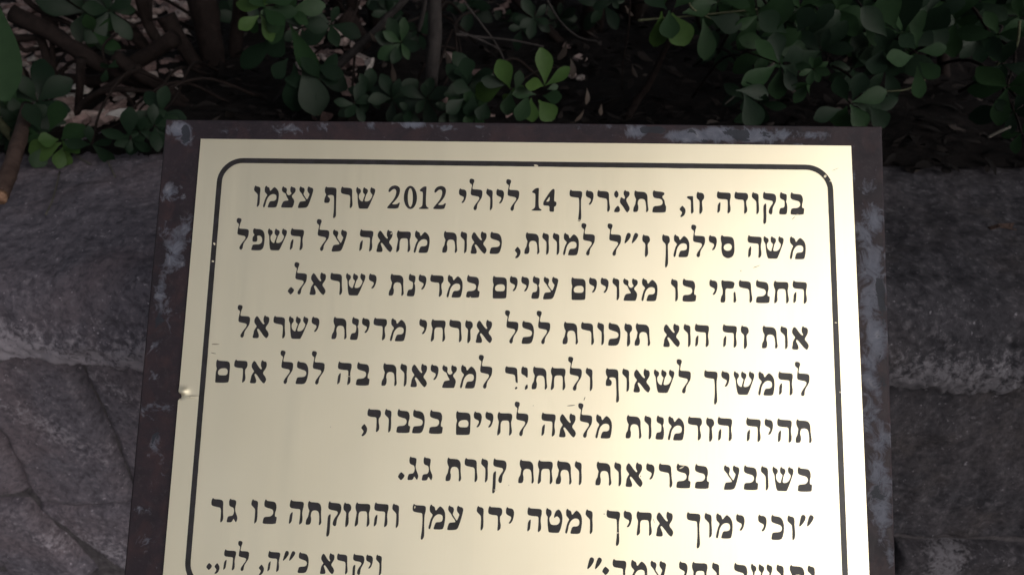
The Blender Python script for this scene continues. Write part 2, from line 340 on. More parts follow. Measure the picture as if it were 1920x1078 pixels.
 'P': (False, ["0.87,13.74 1.39,13.12 5.03,13.21 6.85,12.83 7.37,11.44 7.38,8.08 7.5,3.44 7.67,-0.68 7.94,-4.78 7.17,-5.93 6.25,-6.1 6.04,-5.34 6.38,-1.74 6.21,3.41 5.99,7.01 5.57,8.14 4.01,8.42 2.46,8.23 1.94,7.7 2.72,6.94 3.5,6.18 3.61,4.89 3,3.43 1.19,3.29 0.15,3.52 0.04,4.81 0.29,6.62 0.9,7.93 1,8.71 0.27,9.73 0,11.54 0.25,13.1"]),
 'T': (False, ["0.71,13.92 1.39,13.2 2.77,12.75 3.4,11.53 3.22,10.05 2.32,8.89 1.99,7.8 2.37,5.84 3.16,4.64 4.68,4.44 6.45,4.59 7.71,5.51 8.19,7 7.66,8.46 6.64,9.31 5.62,9.14 5.03,8.28 4.61,8.86 4.99,10.6 5.83,12.35 7.09,13.22 8.11,12.66 9.05,11.21 9.59,8.76 9.33,5.56 8.76,3.09 7.78,0.61 7.03,0.19 1.96,0.19 1.54,1.15 1.13,4.33 0.98,7.28 1.16,8.76 0.43,9.72 0,10.94 0.07,12.67"]),
 'g': (False, ["1.28,13.82 1.94,13.08 3.5,13.07 4.82,12.5 4.88,10.98 4.59,9.2 4.49,7.69 4.93,5.93 6.05,3.7 6.27,2.2 5.66,0.52 5.29,0.66 4.2,2.14 3.92,2.48 3.21,0.86 2.56,0.34 0.28,0.27 0,0.77 0.37,3.04 1.02,3.81 3.08,4.02 3.82,5.15 4.01,6.67 3.69,8.17 3.05,8.76 1.47,9.22 0.76,10.11 0.61,12.38"]),
 'a': (False, ["1.66,13.31 1.02,12.52 0.42,11.2 0.42,9.63 1.01,8.6 2.24,7.07 1.44,6.01 0.63,4.43 0.47,2.61 0,0.52 0.5,0.01 3.05,-0.03 3.84,0.6 3.74,2.16 2.92,3.96 2.44,4.99 2.72,5.77 3.48,5.53 4.96,3.74 6.68,1.44 8.52,-0.17 9.49,1.25 9.79,2.55 9.07,4.09 7.68,5.62 7.61,6.66 8.43,7.98 9.35,9.56 9.57,11.65 8.94,12.94 7.56,13.07 6.72,13.94 6.13,13.14 5.86,11.31 6.17,9.75 6.77,8.98 6.38,8.19 5.13,9.21 3.65,11.27 2.57,12.81"]),
 '2': (False, ["0.26,11.21 0.58,12.9 2.05,14.44 4.22,15.08 6.16,14.55 7.3,13.27 7.48,11.31 6.92,8.78 5.64,6.53 4.07,4.55 2.76,3.25 4.13,3.04 6.03,3.18 7.08,4.31 7.75,4.04 7.32,2.36 6.68,0.41 0.03,0.42 0,1.14 1.4,3.12 3.48,5.66 4.75,8.19 5.22,10.44 4.99,12.12 4.03,12.83 2.68,12.37 1.37,10.95 0.67,10.66"]),
 '1': (False, ["0,11.76 0.77,13.07 2.36,14.38 4,14.63 4.4,14.24 4.27,10.59 4.23,6.11 4.49,2.48 5.34,1.54 6.18,1.11 6.1,0.44 0.2,0.35 0.07,0.91 1.25,1.48 2.19,2.45 2.29,5.52 2.29,9.44 2.06,11.12 1.11,11.39"]),
 '0': (True, ["3.76,14.94 5.58,14.23 7.1,12.19 8.02,9.23 8.16,5.95 7.49,2.98 6.15,0.91 4.4,0.16 2.59,0.86 1.07,2.88 0.15,5.83 0,9.12 0.66,12.11 2,14.18", "3.77,13.48 4.48,12.89 5.11,11.23 5.52,8.83 5.64,6.17 5.43,3.76 4.95,2.1 4.29,1.5 3.58,2.08 2.95,3.73 2.54,6.12 2.42,8.79 2.62,11.2 3.1,12.88"]),
 '4': (True, ["5.51,14.16 6.59,14 6.88,13.06 6.66,9.44 6.55,6.38 7.9,6.12 8.09,4.73 7.57,3.34 6.6,3.05 6.65,0.28 6.28,-0.17 4.12,-0.04 3.73,0.79 3.9,3.56 0.55,3.68 0,4.23 0.08,6.01 1.81,8.81 3.65,11.9", "3.96,9.68 3.8,6.28 1.8,6.03 2.12,6.81"]),
 ',': (False, ["1.78,4.88 2.78,3.63 3.56,2.54 3.65,0.89 2.89,-1.04 1.66,-2.16 0.6,-2.34 0.44,-1.73 1.3,-0.51 1.58,0.7 0.63,1.67 0,2.49 0.65,3.6"]),
 '.': (False, ["1.89,4.67 3.03,3.88 4.14,2.7 3.32,1.17 1.94,-0.16 0.93,1.01 0,1.92 0.87,3.57"]),
 '"': (False, ["2.32,14.32 3.41,14.01 3.92,12.96 3.63,11.59 2.17,9.36 0.38,7.61 0,8.08 0.46,10.04 1.03,12.48 1.57,13.86", "6.79,14.36 7.91,13.9 8.37,12.94 7.94,11.72 6.63,9.73 4.74,7.74 4.36,8.21 4.77,10.16 5.49,12.61 6.18,14"]),
 'V': (False, ["0,10 0.97,10.67 3.1,10.59 4,10.72 3.97,7.84 4.08,3.44 4.22,0.97 3.25,-0.15 2.56,-0.05 2.65,3.42 2.64,7.27 2.27,8.37 0.95,9.02"]),
 'B': (False, ["1.11,14.16 1.8,13.5 6.19,13.12 7.36,12.47 7.14,11.19 6.07,10.62 6.06,9.52 7.34,7.88 7.64,5.12 8.28,4.3 8.16,1.55 7.72,0.33 0.1,0.22 0,1.15 0.65,4.19 4.55,4.52 6.04,5.37 6.27,7.03 5.63,8.4 4.03,8.94 1.63,9.18 0.56,9.99 0.3,11.93 0.46,13.32"]),
 'A': (False, ["6.77,14.14 7.3,13.26 8.91,13.12 9.56,12.02 9.19,10.35 7.58,8.66 7.42,7.27 8.66,4.8 9.57,2.88 9.36,1.5 8.13,-0.06 7.33,0.64 5.72,3.38 3.46,6.39 3.99,8.89 4.52,9.56 5.71,8.63 6.35,8.37 6.78,9.48 5.81,11.13 5.86,12.8", "1.5,13.74 2.47,12.47 2.91,11.09 2.48,9.7 1.52,8.85 0.6,9.67 0.06,11.05 0.32,12.44", "2.4,4.32 3.47,3.07 3.74,1.42 3.05,0.14 0.38,0.1 0,0.64 0.9,2.76"]),
 'Y': (False, ["0.96,13.82 1.65,13.06 3.07,12.98 3.87,12.32 3.98,7.28 3.2,7.1 2.39,8.13 0.7,8.87 0,9.63 0.04,12.5", "3.8,3.23 4.08,2.2 4,0.9 2.82,-0 2.3,0.19 2.42,1.64 2.92,2.69"]),
 'R': (False, ["0.81,13.6 1.5,12.99 4.23,13 6.34,12.68 7.15,11.65 7.33,8.27 7.69,4.12 7.33,3.7 6.27,4.35 6.04,7.46 5.39,8.64 2.23,9.04 0.54,9.42 0,10.19 0.05,12.54", "6.59,1.77 7.55,1.27 7.25,0.38 6.22,-0.06 5.94,0.71"]),
 'U': (False, ["1.61,13.59 2.12,12.96 5.26,13.02 7.6,12.63 8.47,11.74 8.35,10.68 7.68,8.53 5.7,8.34 3.88,8.57 3.08,7.91 2.94,5.52 3,2.87 2.86,1.01 2.17,0.04 0.25,0 0,0.95 0.51,3.61 1.37,4.96 1.51,7.09 1.27,8.41 0.87,9.74 0.69,11.33 0.76,12.94", "8.69,6.69 8.93,5.63 9.14,2.98 9.37,1.4 8.67,0.17 7.73,0.04 7.65,1.1 7.81,4.02 7.74,6.14"]),
}
LINES = [
 (43.36, 1, 'b 362.69 0|n 355.89 0|q 346.3 0|v 339.97 0|d 329.58 0|h 319.07 0|z 306.94 0|V 300.97 0|, 296.7 0|B 280.47 0|t 268.99 0|A 257.39 0|r 247.4 0|y 240.4 0|K 230.54 0|4 214.71 0|1 207.64 0|l 191.94 0|y 186.04 0|v 179.88 0|l 169.36 0|y 163.16 0|2 147.78 0|1 138.87 0|0 129.43 0|2 119.49 0|s 99.77 0|r 90.39 0|P 80.36 0|e 64.22 0|c 53.55 0|m 42.49 0|v 36.2 0'),
 (70.14, 1, 'm 361.37 0|s 346.27 0|h 336.86 0|S 321.05 0|y 313.92 0|l 303.6 0|m 292.88 0|N 286.26 0|z 274.42 0|" 263.8 0|l 253.69 0|l 238.02 0|m 227.11 0|v 220.86 0|v 214.54 0|t 203.85 0|, 198.07 0|k 182.99 0|a 171.42 0|v 164.98 0|t 154.24 0|m 136.97 0|x 126.14 0|a 114.17 0|h 103.57 0|e 86.8 0|l 76.64 0|h 60.86 0|s 46.72 0|p 37.21 0|l 26.86 0'),
 (96.93, 1, 'h 362.53 0|x 351.5 0|b 341.01 0|r 331.19 0|U 320.25 0|y 313.97 0|b 298.02 0|v 291.3 0|m 273.92 0|c 263.06 0|v 256.79 0|y 249.76 0|y 242.89 0|M 232.28 0|e 215.53 0|n 208.66 0|y 202.43 0|y 195.66 0|M 185.32 0|b 169.62 0|m 157.93 0|d 147.63 0|y 140.68 0|n 134.02 0|t 122.89 0|y 110.53 0|s 96.54 0|r 86.99 0|a 74.92 0|l 64.53 0|. 61.38 0'),
 (123.71, 1, 'a 361.04 0|v 354.65 0|t 343.76 0|z 331.81 0|h 321.27 0|h 305.05 0|v 298.46 0|a 286.54 0|t 269.83 0|z 263.82 0|k 254.45 0|v 247.95 0|r 238.41 0|t 227.6 0|l 212.05 0|k 203.48 0|l 193.21 0|a 176.21 0|z 169.63 0|r 160.22 0|x 149.31 0|y 142.18 0|m 124.97 0|d 114.71 0|y 107.79 0|n 101.03 0|t 89.78 0|y 77.34 0|s 63.37 0|r 53.96 0|a 42.03 0|l 31.63 0'),
 (150.49, 1, 'l 362.54 0|h 352.8 0|m 341.09 0|s 327.21 0|y 320.06 0|K 310.25 0|l 294.35 0|s 281.07 0|a 269.17 0|v 262.69 0|P 253.09 0|v 241.39 0|l 231.04 0|x 221 0|t 209.91 0|Y 203.61 0|R 194.08 0|l 178.35 0|m 167.78 0|c 156.99 0|y 150.08 0|a 138.44 0|v 131.99 0|t 121.22 0|b 106.07 0|h 94.67 0|l 78.7 0|k 69.93 0|l 59.77 0|a 42.44 0|d 32.09 0|M 21.09 0'),
 (177.27, 1, 't 361.59 0|h 351.43 0|y 344.34 0|h 333.8 0|h 317.55 0|z 310.93 0|d 300.48 0|m 288.98 0|n 281.87 0|v 275.49 0|t 264.74 0|m 247.4 0|l 237.24 0|a 226.31 0|h 215.96 0|l 200.22 0|x 190.31 0|y 183.25 0|y 176.52 0|M 166.04 0|b 150.51 0|k 140.64 0|b 131.4 0|v 124.06 0|d 113.74 0|, 110.56 0'),
 (204.06, 1, 'b 362.06 0|s 348.08 0|v 341.59 0|b 331.78 0|e 320.5 0|b 304.15 0|b 293.71 0|r 283.73 0|y 276.57 0|a 264.7 0|v 258.25 0|t 247.51 0|v 235.57 0|t 224.81 0|x 214.39 0|t 203.2 0|q 188.29 0|v 181.58 0|r 172.03 0|t 161.13 0|g 147.41 0|g 139.11 0|. 133.34 0'),
 (230.84, 1, '" 362.18 0|v 355.72 0|k 346.53 0|y 339.46 0|y 327.11 0|m 315.63 0|v 309.28 0|K 299.36 0|a 282.02 0|x 271.04 0|y 263.72 0|K 253.97 0|v 242.08 0|m 230.65 0|T 219.48 0|h 208.94 0|y 196.57 0|d 186.39 0|v 179.82 0|e 163.11 0|m 152.36 0|K 142.8 0|v 131.01 0|h 120.57 0|x 109.56 0|z 102.64 0|q 93.45 0|t 81.11 0|h 71.16 0|b 56.05 0|v 48.5 0|g 34.74 0|r 24.98 0'),
 (257.62, 1, 'v 366.02 0|t 355.67 0|v 348.85 0|s 334.8 0|b 325.26 0|v 313.17 0|x 302.02 0|y 294.88 0|e 278.59 0|m 267.62 0|K 257.61 0|. 251.65 4.9|" 243.28 0'),
 (257.27, 0.84, 'v 122.98 0|y 117.3 0|q 109.61 0|r 100.49 0|a 91.03 0|k 78.14 0|" 69.2 0|h 60.5 0|, 55.54 0|l 42.51 0|h 34.75 0|, 29.72 0|. 24.81 0'),
]

# ------------------------------------------------------------------ ground
def sheet(name, x0, x1, y0, y1, z, nx, ny, mat, amp=0.0, sc=3.0):
    v = []; f = []
    for j in range(ny + 1):
        for i in range(nx + 1):
            x = x0 + (x1 - x0) * i / nx; y = y0 + (y1 - y0) * j / ny
            v.append((x, y, z + (amp * fbm((x, y, 0), sc, 5) if amp else 0)))
    for j in range(ny):
        for i in range(nx):
            a = j * (nx + 1) + i
            f.append((a, a + 1, a + nx + 2, a + nx + 1))
    o = obj(name, mesh(name, v, f), mat)
    o['kind'] = 'structure'
    return o

sheet('pavement', -60, 60, -60, 0.3, -0.72, 4, 4, M['pavement'])
sheet('soil', -1.5, 1.5, 0.275, 2.2, 0.000, 150, 90, M['soil'], 0.016, 7.0)
sheet('ground', -60, 60, 2.15, 80, -0.03, 4, 4, M['soil'])

# ------------------------------------------------------------------ stone wall
wall = thing('stone_wall', 'low retaining wall of rough grey stone blocks under a thick coping, behind the sign', 'wall')
wall.location = (0, 0.2, -0.72)
WI = Matrix.Translation((0, -0.2, 0.72))

def put(name, me, mat, parent=wall, label=None):
    me.transform(WI)
    o = obj(name, me, mat, parent)
    if label: o['label'] = label
    return o

def set_attr(me, name, vals):
    a = me.attributes.new(name, 'FLOAT', 'POINT')
    a.data.foreach_set('value', np.array(vals, dtype=np.float32))

def coping(x0, x1, seed, mat, res, label=None, zt=0.0, zb=-0.102):
    path = []
    for k in range(24): path.append((0.36 - 0.31 * k / 24, zt - 0.012 * (k / 24) ** 2))
    for k in range(14):
        t = k / 14 * math.pi / 2
        path.append((0.05 - 0.046 * math.sin(t), zt - 0.012 - 0.040 * (1 - math.cos(t))))
    for k in range(16): path.append((0.004 - 0.006 * math.sin(k / 15 * 3.1), zt - 0.052 + (zb - zt + 0.052) * k / 15))
    for k in range(1, 7): path.append((0.004 + 0.11 * k / 6, zb + 0.004))
    # even resampling along the profile
    P = np.array(path); L = np.r_[0, np.cumsum(np.linalg.norm(np.diff(P, axis=0), axis=1))]
    m_ = max(20, int(L[-1] / res)); s = np.linspace(0, L[-1], m_)
    PY = np.interp(s, L, P[:, 0]); PZ = np.interp(s, L, P[:, 1])
    n_ = max(10, int((x1 - x0) / res))
    v = []; ck = []; gr = []
    for j in range(m_):
        j0, j1 = max(0, j - 2), min(m_ - 1, j + 2)
        ty, tz = PY[j1] - PY[j0], PZ[j1] - PZ[j0]
        q = math.hypot(ty, tz) or 1; ny, nz = tz / q, -ty / q
        front = min(1, max(0, (0.06 - PY[j]) / 0.05))
        low = min(1, max(0, (zt - 0.035 - PZ[j]) / 0.06)) * front
        for i in range(n_ + 1):
            x = x0 + (x1 - x0) * i / n_
            p = (x, PY[j], PZ[j])
            edge = min(1, min(x - x0, x1 - x) / 0.012)
            a = fbm(p, 9, 4, seed) * 0.008 + fbm(p, 32, 5, seed + 3) * (0.0022 + 0.0045 * low)
            a += max(0, fbm(p, 85, 3, seed + 9)) * 0.0050 * low
            a -= (1 - edge) ** 2 * 0.012
            e = fbm((x, 0, 0), 14, 4, seed + 5) * 0.007 * (1 if j > m_ * 0.8 else low)
            v.append((x, PY[j] + ny * a, PZ[j] + nz * a + e))
            ck.append((1.3 if mat == M['stone'] else 1.12) * low * (0.72 + 0.35 * fbm(p, 11, 3, seed + 20)) if PZ[j] < zt - 0.03 else 0.0)
            gr.append(0.0)
    f = []
    for j in range(m_ - 1):
        for i in range(n_):
            a = j * (n_ + 1) + i
            f.append((a, a + n_ + 1, a + n_ + 2, a + 1))
    # end caps and back
    f.append([j * (n_ + 1) for j in range(m_)]); f.append([j * (n_ + 1) + n_ for j in range(m_)][::-1])
    me = mesh('coping_stone', v, f)
    set_attr(me, 'chalk', ck); set_attr(me, 'grime', gr)
    return put('coping_stone', me, mat, label=label)

def wall_stone(xl, xr, z0, z1, y0, seed, mat, res=0.005, amp=0.006, fine=0.0025, depth=0.12, chalk=None, label=None, rim=0.009):
    """a block whose left and right sides may be crooked: xl(z), xr(z)"""
    w = max(abs(xr(z0) - xl(z0)), abs(xr(z1) - xl(z1)))
    nu = max(6, int(w / res)); nv = max(6, int((z1 - z0) / res))
    v = []; ck = []
    for j in range(nv + 1):
        z = z0 + (z1 - z0) * j / nv
        a, b = xl(z), xr(z)
        for i in range(nu + 1):
            x = a + (b - a) * i / nu
            p = (x, 0, z)
            wob = fbm(p, 16, 3, seed + 40) * 0.004
            de = min(x - a, b - x, z - z0, z1 - z)
            e = max(0, 1 - de / rim)
            y = y0 + e * e * 0.016 - fbm(p, 7, 4, seed) * amp - fbm(p, 40, 5, seed + 7) * fine
            v.append((x + wob * (e > 0), y, z + wob * (e > 0)))
            ck.append(max(0.0, chalk(x, z)) if chalk else 0.0)
    f = []
    for j in range(nv):
        for i in range(nu):
            k = j * (nu + 1) + i
            f.append((k, k + 1, k + nu + 2, k + nu + 1))
    ring = [i for i in range(nu + 1)] + [j * (nu + 1) + nu for j in range(1, nv + 1)] + \
           [nv * (nu + 1) + i for i in range(nu - 1, -1, -1)] + [j * (nu + 1) for j in range(nv - 1, 0, -1)]
    b0 = len(v)
    for r_ in ring:
        v.append((v[r_][0], y0 + depth, v[r_][2])); ck.append(0.0)
    for k in range(len(ring)):
        k2 = (k + 1) % len(ring)
        f.append((ring[k2], ring[k], b0 + k, b0 + k2))
    f.append(tuple(b0 + k for k in range(len(ring))))
    me = mesh('wall_stone', v, f)
    set_attr(me, 'chalk', ck); set_attr(me, 'grime', [0.0] * len(v))
    return put('wall_stone', me, mat, label=label)

coping(-0.78, -0.012, 3.1, M['stone'], 0.0028)
coping(0.0, 0.80, 11.7, M['stone_shade'], 0.0028, zt=-0.004, zb=-0.106, label='darker coping stone with a chalky lower edge')
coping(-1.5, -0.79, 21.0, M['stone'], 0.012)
coping(0.81, 1.5, 31.0, M['stone_shade'], 0.012)

lin = lambda xa, za, xb, zb: (lambda z: xa + (xb - xa) * (z - za) / (zb - za))
YW = 0.046
def wx(px, py): return at_y(px, py, YW)
pa, pb = wx(140, 708), wx(215, 880)
pc = wx(236, 930)
def crack(z):
    if z > pb.z: return pa.x + (pb.x - pa.x) * (z - pa.z) / (pb.z - pa.z)
    return pb.x + (pc.x - pb.x) * (z - pb.z) / (pc.z - pb.z)
zc = wx(130, 948).z
diag = lambda px, py, w: (lambda x, z, q=wx(px, py), w=w: 0.55 * math.exp(-(((x - q.x) * 0.72 + (z - q.z) * 0.70) / w) ** 2 - (((x - q.x) * 0.70 - (z - q.z) * 0.72) / 0.10) ** 2))
d1, d2 = diag(95, 805, 0.022), diag(220, 745, 0.012)
wall_stone(lambda z: -0.62, lambda z: crack(z) - 0.0008, zc, -0.112, YW, 2.0, M['stone'], chalk=d1)
wall_stone(lambda z: crack(z) + 0.0016, lambda z: -0.02, zc, -0.110, YW + 0.010, 5.0, M['stone'], chalk=d2, amp=0.005)
wall_stone(lambda z: -1.5, lambda z: -0.63, zc, -0.112, YW, 8.0, M['stone'], res=0.015)
zr = wx(1800, 1020).z
wall_stone(lambda z: -0.01, lambda z: 0.66, zr, -0.122, YW + 0.006, 13.0, M['stone_shade'], amp=0.008, fine=0.004)
wall_stone(lambda z: 0.67, lambda z: 1.5, zr, -0.122, YW, 17.0, M['stone_shade'], res=0.015)
# third course
za = zc - 0.009; z3 = -0.52
q1a, q1b = wx(70, 985), wx(150, 1075)
q2a, q2b = wx(95, 985), wx(215, 1075)
wall_stone(lambda z: -0.72, lin(q1a.x, q1a.z, q1b.x + 0.006, q1b.z), z3, za, YW, 23.0, M['stone'], amp=0.007, chalk=diag(120, 1030, 0.014))
wall_stone(lin(q2a.x + 0.002, q2a.z, q2b.x + 0.004, q2b.z), lambda z: 0.02, z3, za, YW + 0.004, 27.0, M['stone'], amp=0.007, chalk=diag(200, 1040, 0.05))
wall_stone(lambda z: 0.03, wx(1752, 1060).x.__add__ if False else (lambda z: wx(1752, 1060).x - 0.06), z3, zr - 0.016, YW + 0.006, 33.0, M['stone_shade'])
wall_stone(lambda z: wx(1752, 1060).x - 0.05, lambda z: 0.9, z3, zr - 0.016, YW - 0.006, 37.0, M['stone_shade'], chalk=lambda x, z: 0.8 * math.exp(-((x - wx(1765, 1065).x) / 0.03) ** 2))
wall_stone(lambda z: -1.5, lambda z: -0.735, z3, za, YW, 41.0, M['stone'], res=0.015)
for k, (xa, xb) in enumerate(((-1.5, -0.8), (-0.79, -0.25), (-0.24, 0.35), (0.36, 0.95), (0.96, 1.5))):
    wall_stone(lambda z, a=xa: a, lambda z, b=xb: b, -0.73, z3 - 0.015, YW, 50.0 + k, M['stone'] if k < 3 else M['stone_shade'], res=0.012)
# mortar core
v = []; f = []
nx, nz = 420, 90
for j in range(nz + 1):
    for i in range(nx + 1):
        x = -1.5 + 3.0 * i / nx; z = -0.73 + 0.63 * j / nz
        v.append((x, YW + 0.020 - fbm((x, 0, z), 30, 4, 3) * 0.004, z))
for j in range(nz):
    for i in range(nx):
        a = j * (nx + 1) + i
        f.append((a, a + 1, a + nx + 2, a + nx + 1))
put('mortar', mesh('mortar', v, f), M['mortar'])

# ------------------------------------------------------------------ the sign
ST = Matrix.Identity(4)
for r in range(3):
    ST[r][0] = RW[r, 0]; ST[r][1] = -RW[r, 1]; ST[r][2] = -RW[r, 2]; ST[r][3] = P0[r]
sign = thing('memorial_sign', 'brass memorial plaque with black Hebrew lettering on a tilted steel panel with flaking brown paint', 'memorial sign')
SB = sgn(197, 150)
sign.location = (SB.x, SB.y + 0.03, -0.72)
SI = Matrix.Translation(-Vector(sign.location))

def pix_mm(px, py):
    d = RM.T @ np.array([(px - 960) / FPX, (py - 539) / FPX, 1.0])
    o = -RM.T @ TV
    s = -o[2] / d[2]
    return (o + s * d)[:2] * 1000

PT = 0.0016                                               # plate thickness
# panel: front face with wear, rounded rim, 22 mm deep
WEAR = [(335, 243, 22, 16, 1.0), (345, 265, 12, 14, 0.7), (430, 240, 40, 9, 0.42), (545, 240, 40, 8, 0.5), (600, 236, 18, 8, 0.5), (695, 233, 12, 12, 0.6),
        (775, 230, 20, 8, 1.1), (832, 237, 26, 5, 0.7), (900, 237, 14, 4, 0.5), (1130, 235, 60, 4, 0.55), (1195, 245, 20, 11, 0.95), (1270, 250, 30, 5, 0.6), (1300, 253, 50, 12, 1.15),
        (1350, 250, 40, 14, 1.15), (1420, 252, 40, 13, 1.05), (1470, 250, 18, 12, 0.9), (1525, 252, 26, 8, 0.8), (1600, 275, 5, 5, 0.5), (1500, 272, 8, 3, 1.0),
        (315, 360, 14, 12, 0.85), (330, 375, 12, 8, 0.6), (312, 430, 14, 10, 0.7), (325, 470, 18, 40, 0.80), (345, 425, 18, 22, 0.62), (298, 545, 10, 30, 0.72), (300, 580, 18, 20, 0.55), (312, 610, 8, 30, 0.5), (290, 650, 8, 25, 0.5),
        (290, 765, 22, 14, 0.62), (288, 830, 12, 20, 0.65), (305, 880, 10, 16, 0.48), (258, 955, 24, 10, 0.4), (275, 1015, 22, 10, 0.42), (283, 705, 7, 9, 0.5),
        (1602, 330, 4, 10, 0.8), (1632, 350, 16, 12, 0.6), (1640, 415, 18, 30, 0.75), (1625, 440, 14, 30, 0.72), (1640, 500, 24, 40, 0.78), (1635, 570, 22, 50, 0.72), (1645, 630, 18, 50, 0.8), (1632, 690, 14, 40, 0.8),
        (1650, 735, 10, 20, 0.6), (1635, 790, 14, 40, 0.7), (1655, 830, 16, 30, 0.72), (1650, 890, 20, 50, 0.74), (1655, 960, 16, 40, 0.76), (1672, 1030, 6, 40, 0.6)]
BARE = [(345, 252, 7, 18, 1.1), (295, 600, 14, 20, 0.7), (285, 815, 20, 22, 0.55), (1225, 243, 26, 8, 0.9), (1390, 252, 16, 11, 1.05), (1370, 246, 12, 8, 0.9), (1437, 250, 14, 6, 0.8), (1325, 262, 10, 5, 0.8), (1290, 246, 14, 8, 0.6),
        (1655, 560, 8, 60, 0.8), (1650, 690, 6, 40, 0.6), (1660, 730, 8, 30, 0.6), (1650, 920, 14, 35, 0.62)]
def blobs(lst):
    out = []
    for px, py, rx, ry, s in lst:
        c = pix_mm(px, py); k = (pix_mm(px + 1, py)[0] - c[0])
        out.append((c[0], c[1], rx * k * 1.15, ry * k * 1.15, s))
    return np.array(out)
WB, BB = blobs([(a, b_, c * (1.25 if b_ > 300 else 1), d * (1.2 if b_ > 300 else 1), e * (1.2 if a > 1600 else 1.05 if b_ > 300 else 1.22)) for a, b_, c, d, e in WEAR]), blobs(BARE)
def field(B, x, y):
    return float(np.max(B[:, 4] * np.exp(-(((x - B[:, 0]) / B[:, 2]) ** 2 + ((y - B[:, 1]) / B[:, 3]) ** 2))))
def panel_xy(u, v_):
    yt = -13.2 + 0.0 * u; yb = 300.0
    y = yt + (yb - yt) * v_
    xl = -24.6 + 0.6 * (y / 260); xr = 419.6 - 4.6 * (y / 260)
    return xl + (xr - xl) * u, y
nu, nv = 220, 160
rim = 0.0016; pz = -PT - 0.0001
v = []; f = []; wr = []; brr = []
def steps(n): # extra loops at the rim so the edge is slightly rounded
    return [0.0, 0.0025] + [0.0025 + 0.995 * k / (n - 4) for k in range(1, n - 4)] + [0.9975, 1.0]
us, vs_ = steps(nu), steps(nv)
for vv in vs_:
    for uu in us:
        x, y = panel_xy(uu, vv)
        edge = (uu in (0.0, 1.0)) or (vv in (0.0, 1.0))
        z = pz - (0.0009 if edge else 0) - 0.00025 * abs(fbm((x / 1000, y / 1000, 0), 30, 3, 8))
        v.append((x / 1000, -y / 1000, z))
        wr.append(field(WB, x, y)); brr.append(field(BB, x, y))
nu_, nv_ = len(us), len(vs_)
for j in range(nv_ - 1):
    for i in range(nu_ - 1):
        a = j * nu_ + i
        f.append((a, a + nu_, a + nu_ + 1, a + 1))
ring = [i for i in range(nu_)] + [j * nu_ + nu_ - 1 for j in range(1, nv_)] + [(nv_ - 1) * nu_ + i for i in range(nu_ - 2, -1, -1)] + [j * nu_ for j in range(nv_ - 2, 0, -1)]
b0 = len(v)
for r_ in ring:
    v.append((v[r_][0], v[r_][1], -0.024)); wr.append(0.25); brr.append(0.1)
for k in range(len(ring)):
    k2 = (k + 1) % len(ring)
    f.append((ring[k], ring[k2], b0 + k2, b0 + k))
f.append(tuple(b0 + k for k in range(len(ring) - 1, -1, -1)))
me = mesh('backing_panel', v, f, smooth=False)
set_attr(me, 'wear', wr); set_attr(me, 'bare', brr)
panel = obj('backing_panel', me, M['panel'], sign)
panel.matrix_local = SI @ ST

# brass plate, very slightly wavy, with a bent nick in its left edge
DN = pix_mm(337, 741)
def plate_z(x, y):
    z = 0.00022 * noise.noise(Vector((x / 90, y / 120, 1.3))) + 0.00010 * noise.noise(Vector((x / 35, y / 50, 7.7)))
    dx, dy = x - DN[0], y - DN[1]
    if abs(dx) < 16 and abs(dy) < 14:
        z += 0.0011 * math.exp(-((dx - 2) / 3.0) ** 2 - ((dy + 2.5) / 2.2) ** 2)
        z -= 0.0010 * math.exp(-((dx - 0) / 2.5) ** 2 - ((dy - 0.6) / 1.4) ** 2)
        z += 0.0005 * math.exp(-((dx - 7) / 5.0) ** 2 - ((dy - 0.8) / 0.7) ** 2)
    return z
PW, PH = 400.0, 281.0
xs = sorted(set([round(k * PW / 150, 4) for k in range(151)] + [k * 0.5 for k in range(0, 34)]))
ys = sorted(set([round(k * PH / 110, 4) for k in range(111)] + [round(DN[1] - 10 + k * 0.5, 4) for k in range(41)]))
v = []; f = []
for y in ys:
    for x in xs:
        xx = x
        if x < 1.5 and abs(y - DN[1]) < 3: xx += 3.4 * math.exp(-((y - DN[1] - 0.4) / 1.3) ** 2)
        v.append((xx / 1000, -y / 1000, plate_z(x, y)))
a_, b_ = len(xs), len(ys)
for j in range(b_ - 1):
    for i in range(a_ - 1):
        k = j * a_ + i
        f.append((k, k + a_, k + a_ + 1, k + 1))
ring = [i for i in range(a_)] + [j * a_ + a_ - 1 for j in range(1, b_)] + [(b_ - 1) * a_ + i for i in range(a_ - 2, -1, -1)] + [j * a_ for j in range(b_ - 2, 0, -1)]
t0 = len(v)
for r_ in ring: v.append(v[r_])
b0 = len(v)
for r_ in ring: v.append((v[r_][0], v[r_][1], -PT))
for k in range(len(ring)):
    k2 = (k + 1) % len(ring)
    f.append((t0 + k, t0 + k2, b0 + k2, b0 + k))
f.append(tuple(b0 + k for k in range(len(ring) - 1, -1, -1)))
me = mesh('brass_plate', v, f)
plate = obj('brass_plate', me, M['brass'], sign)
plate.matrix_local = SI @ ST

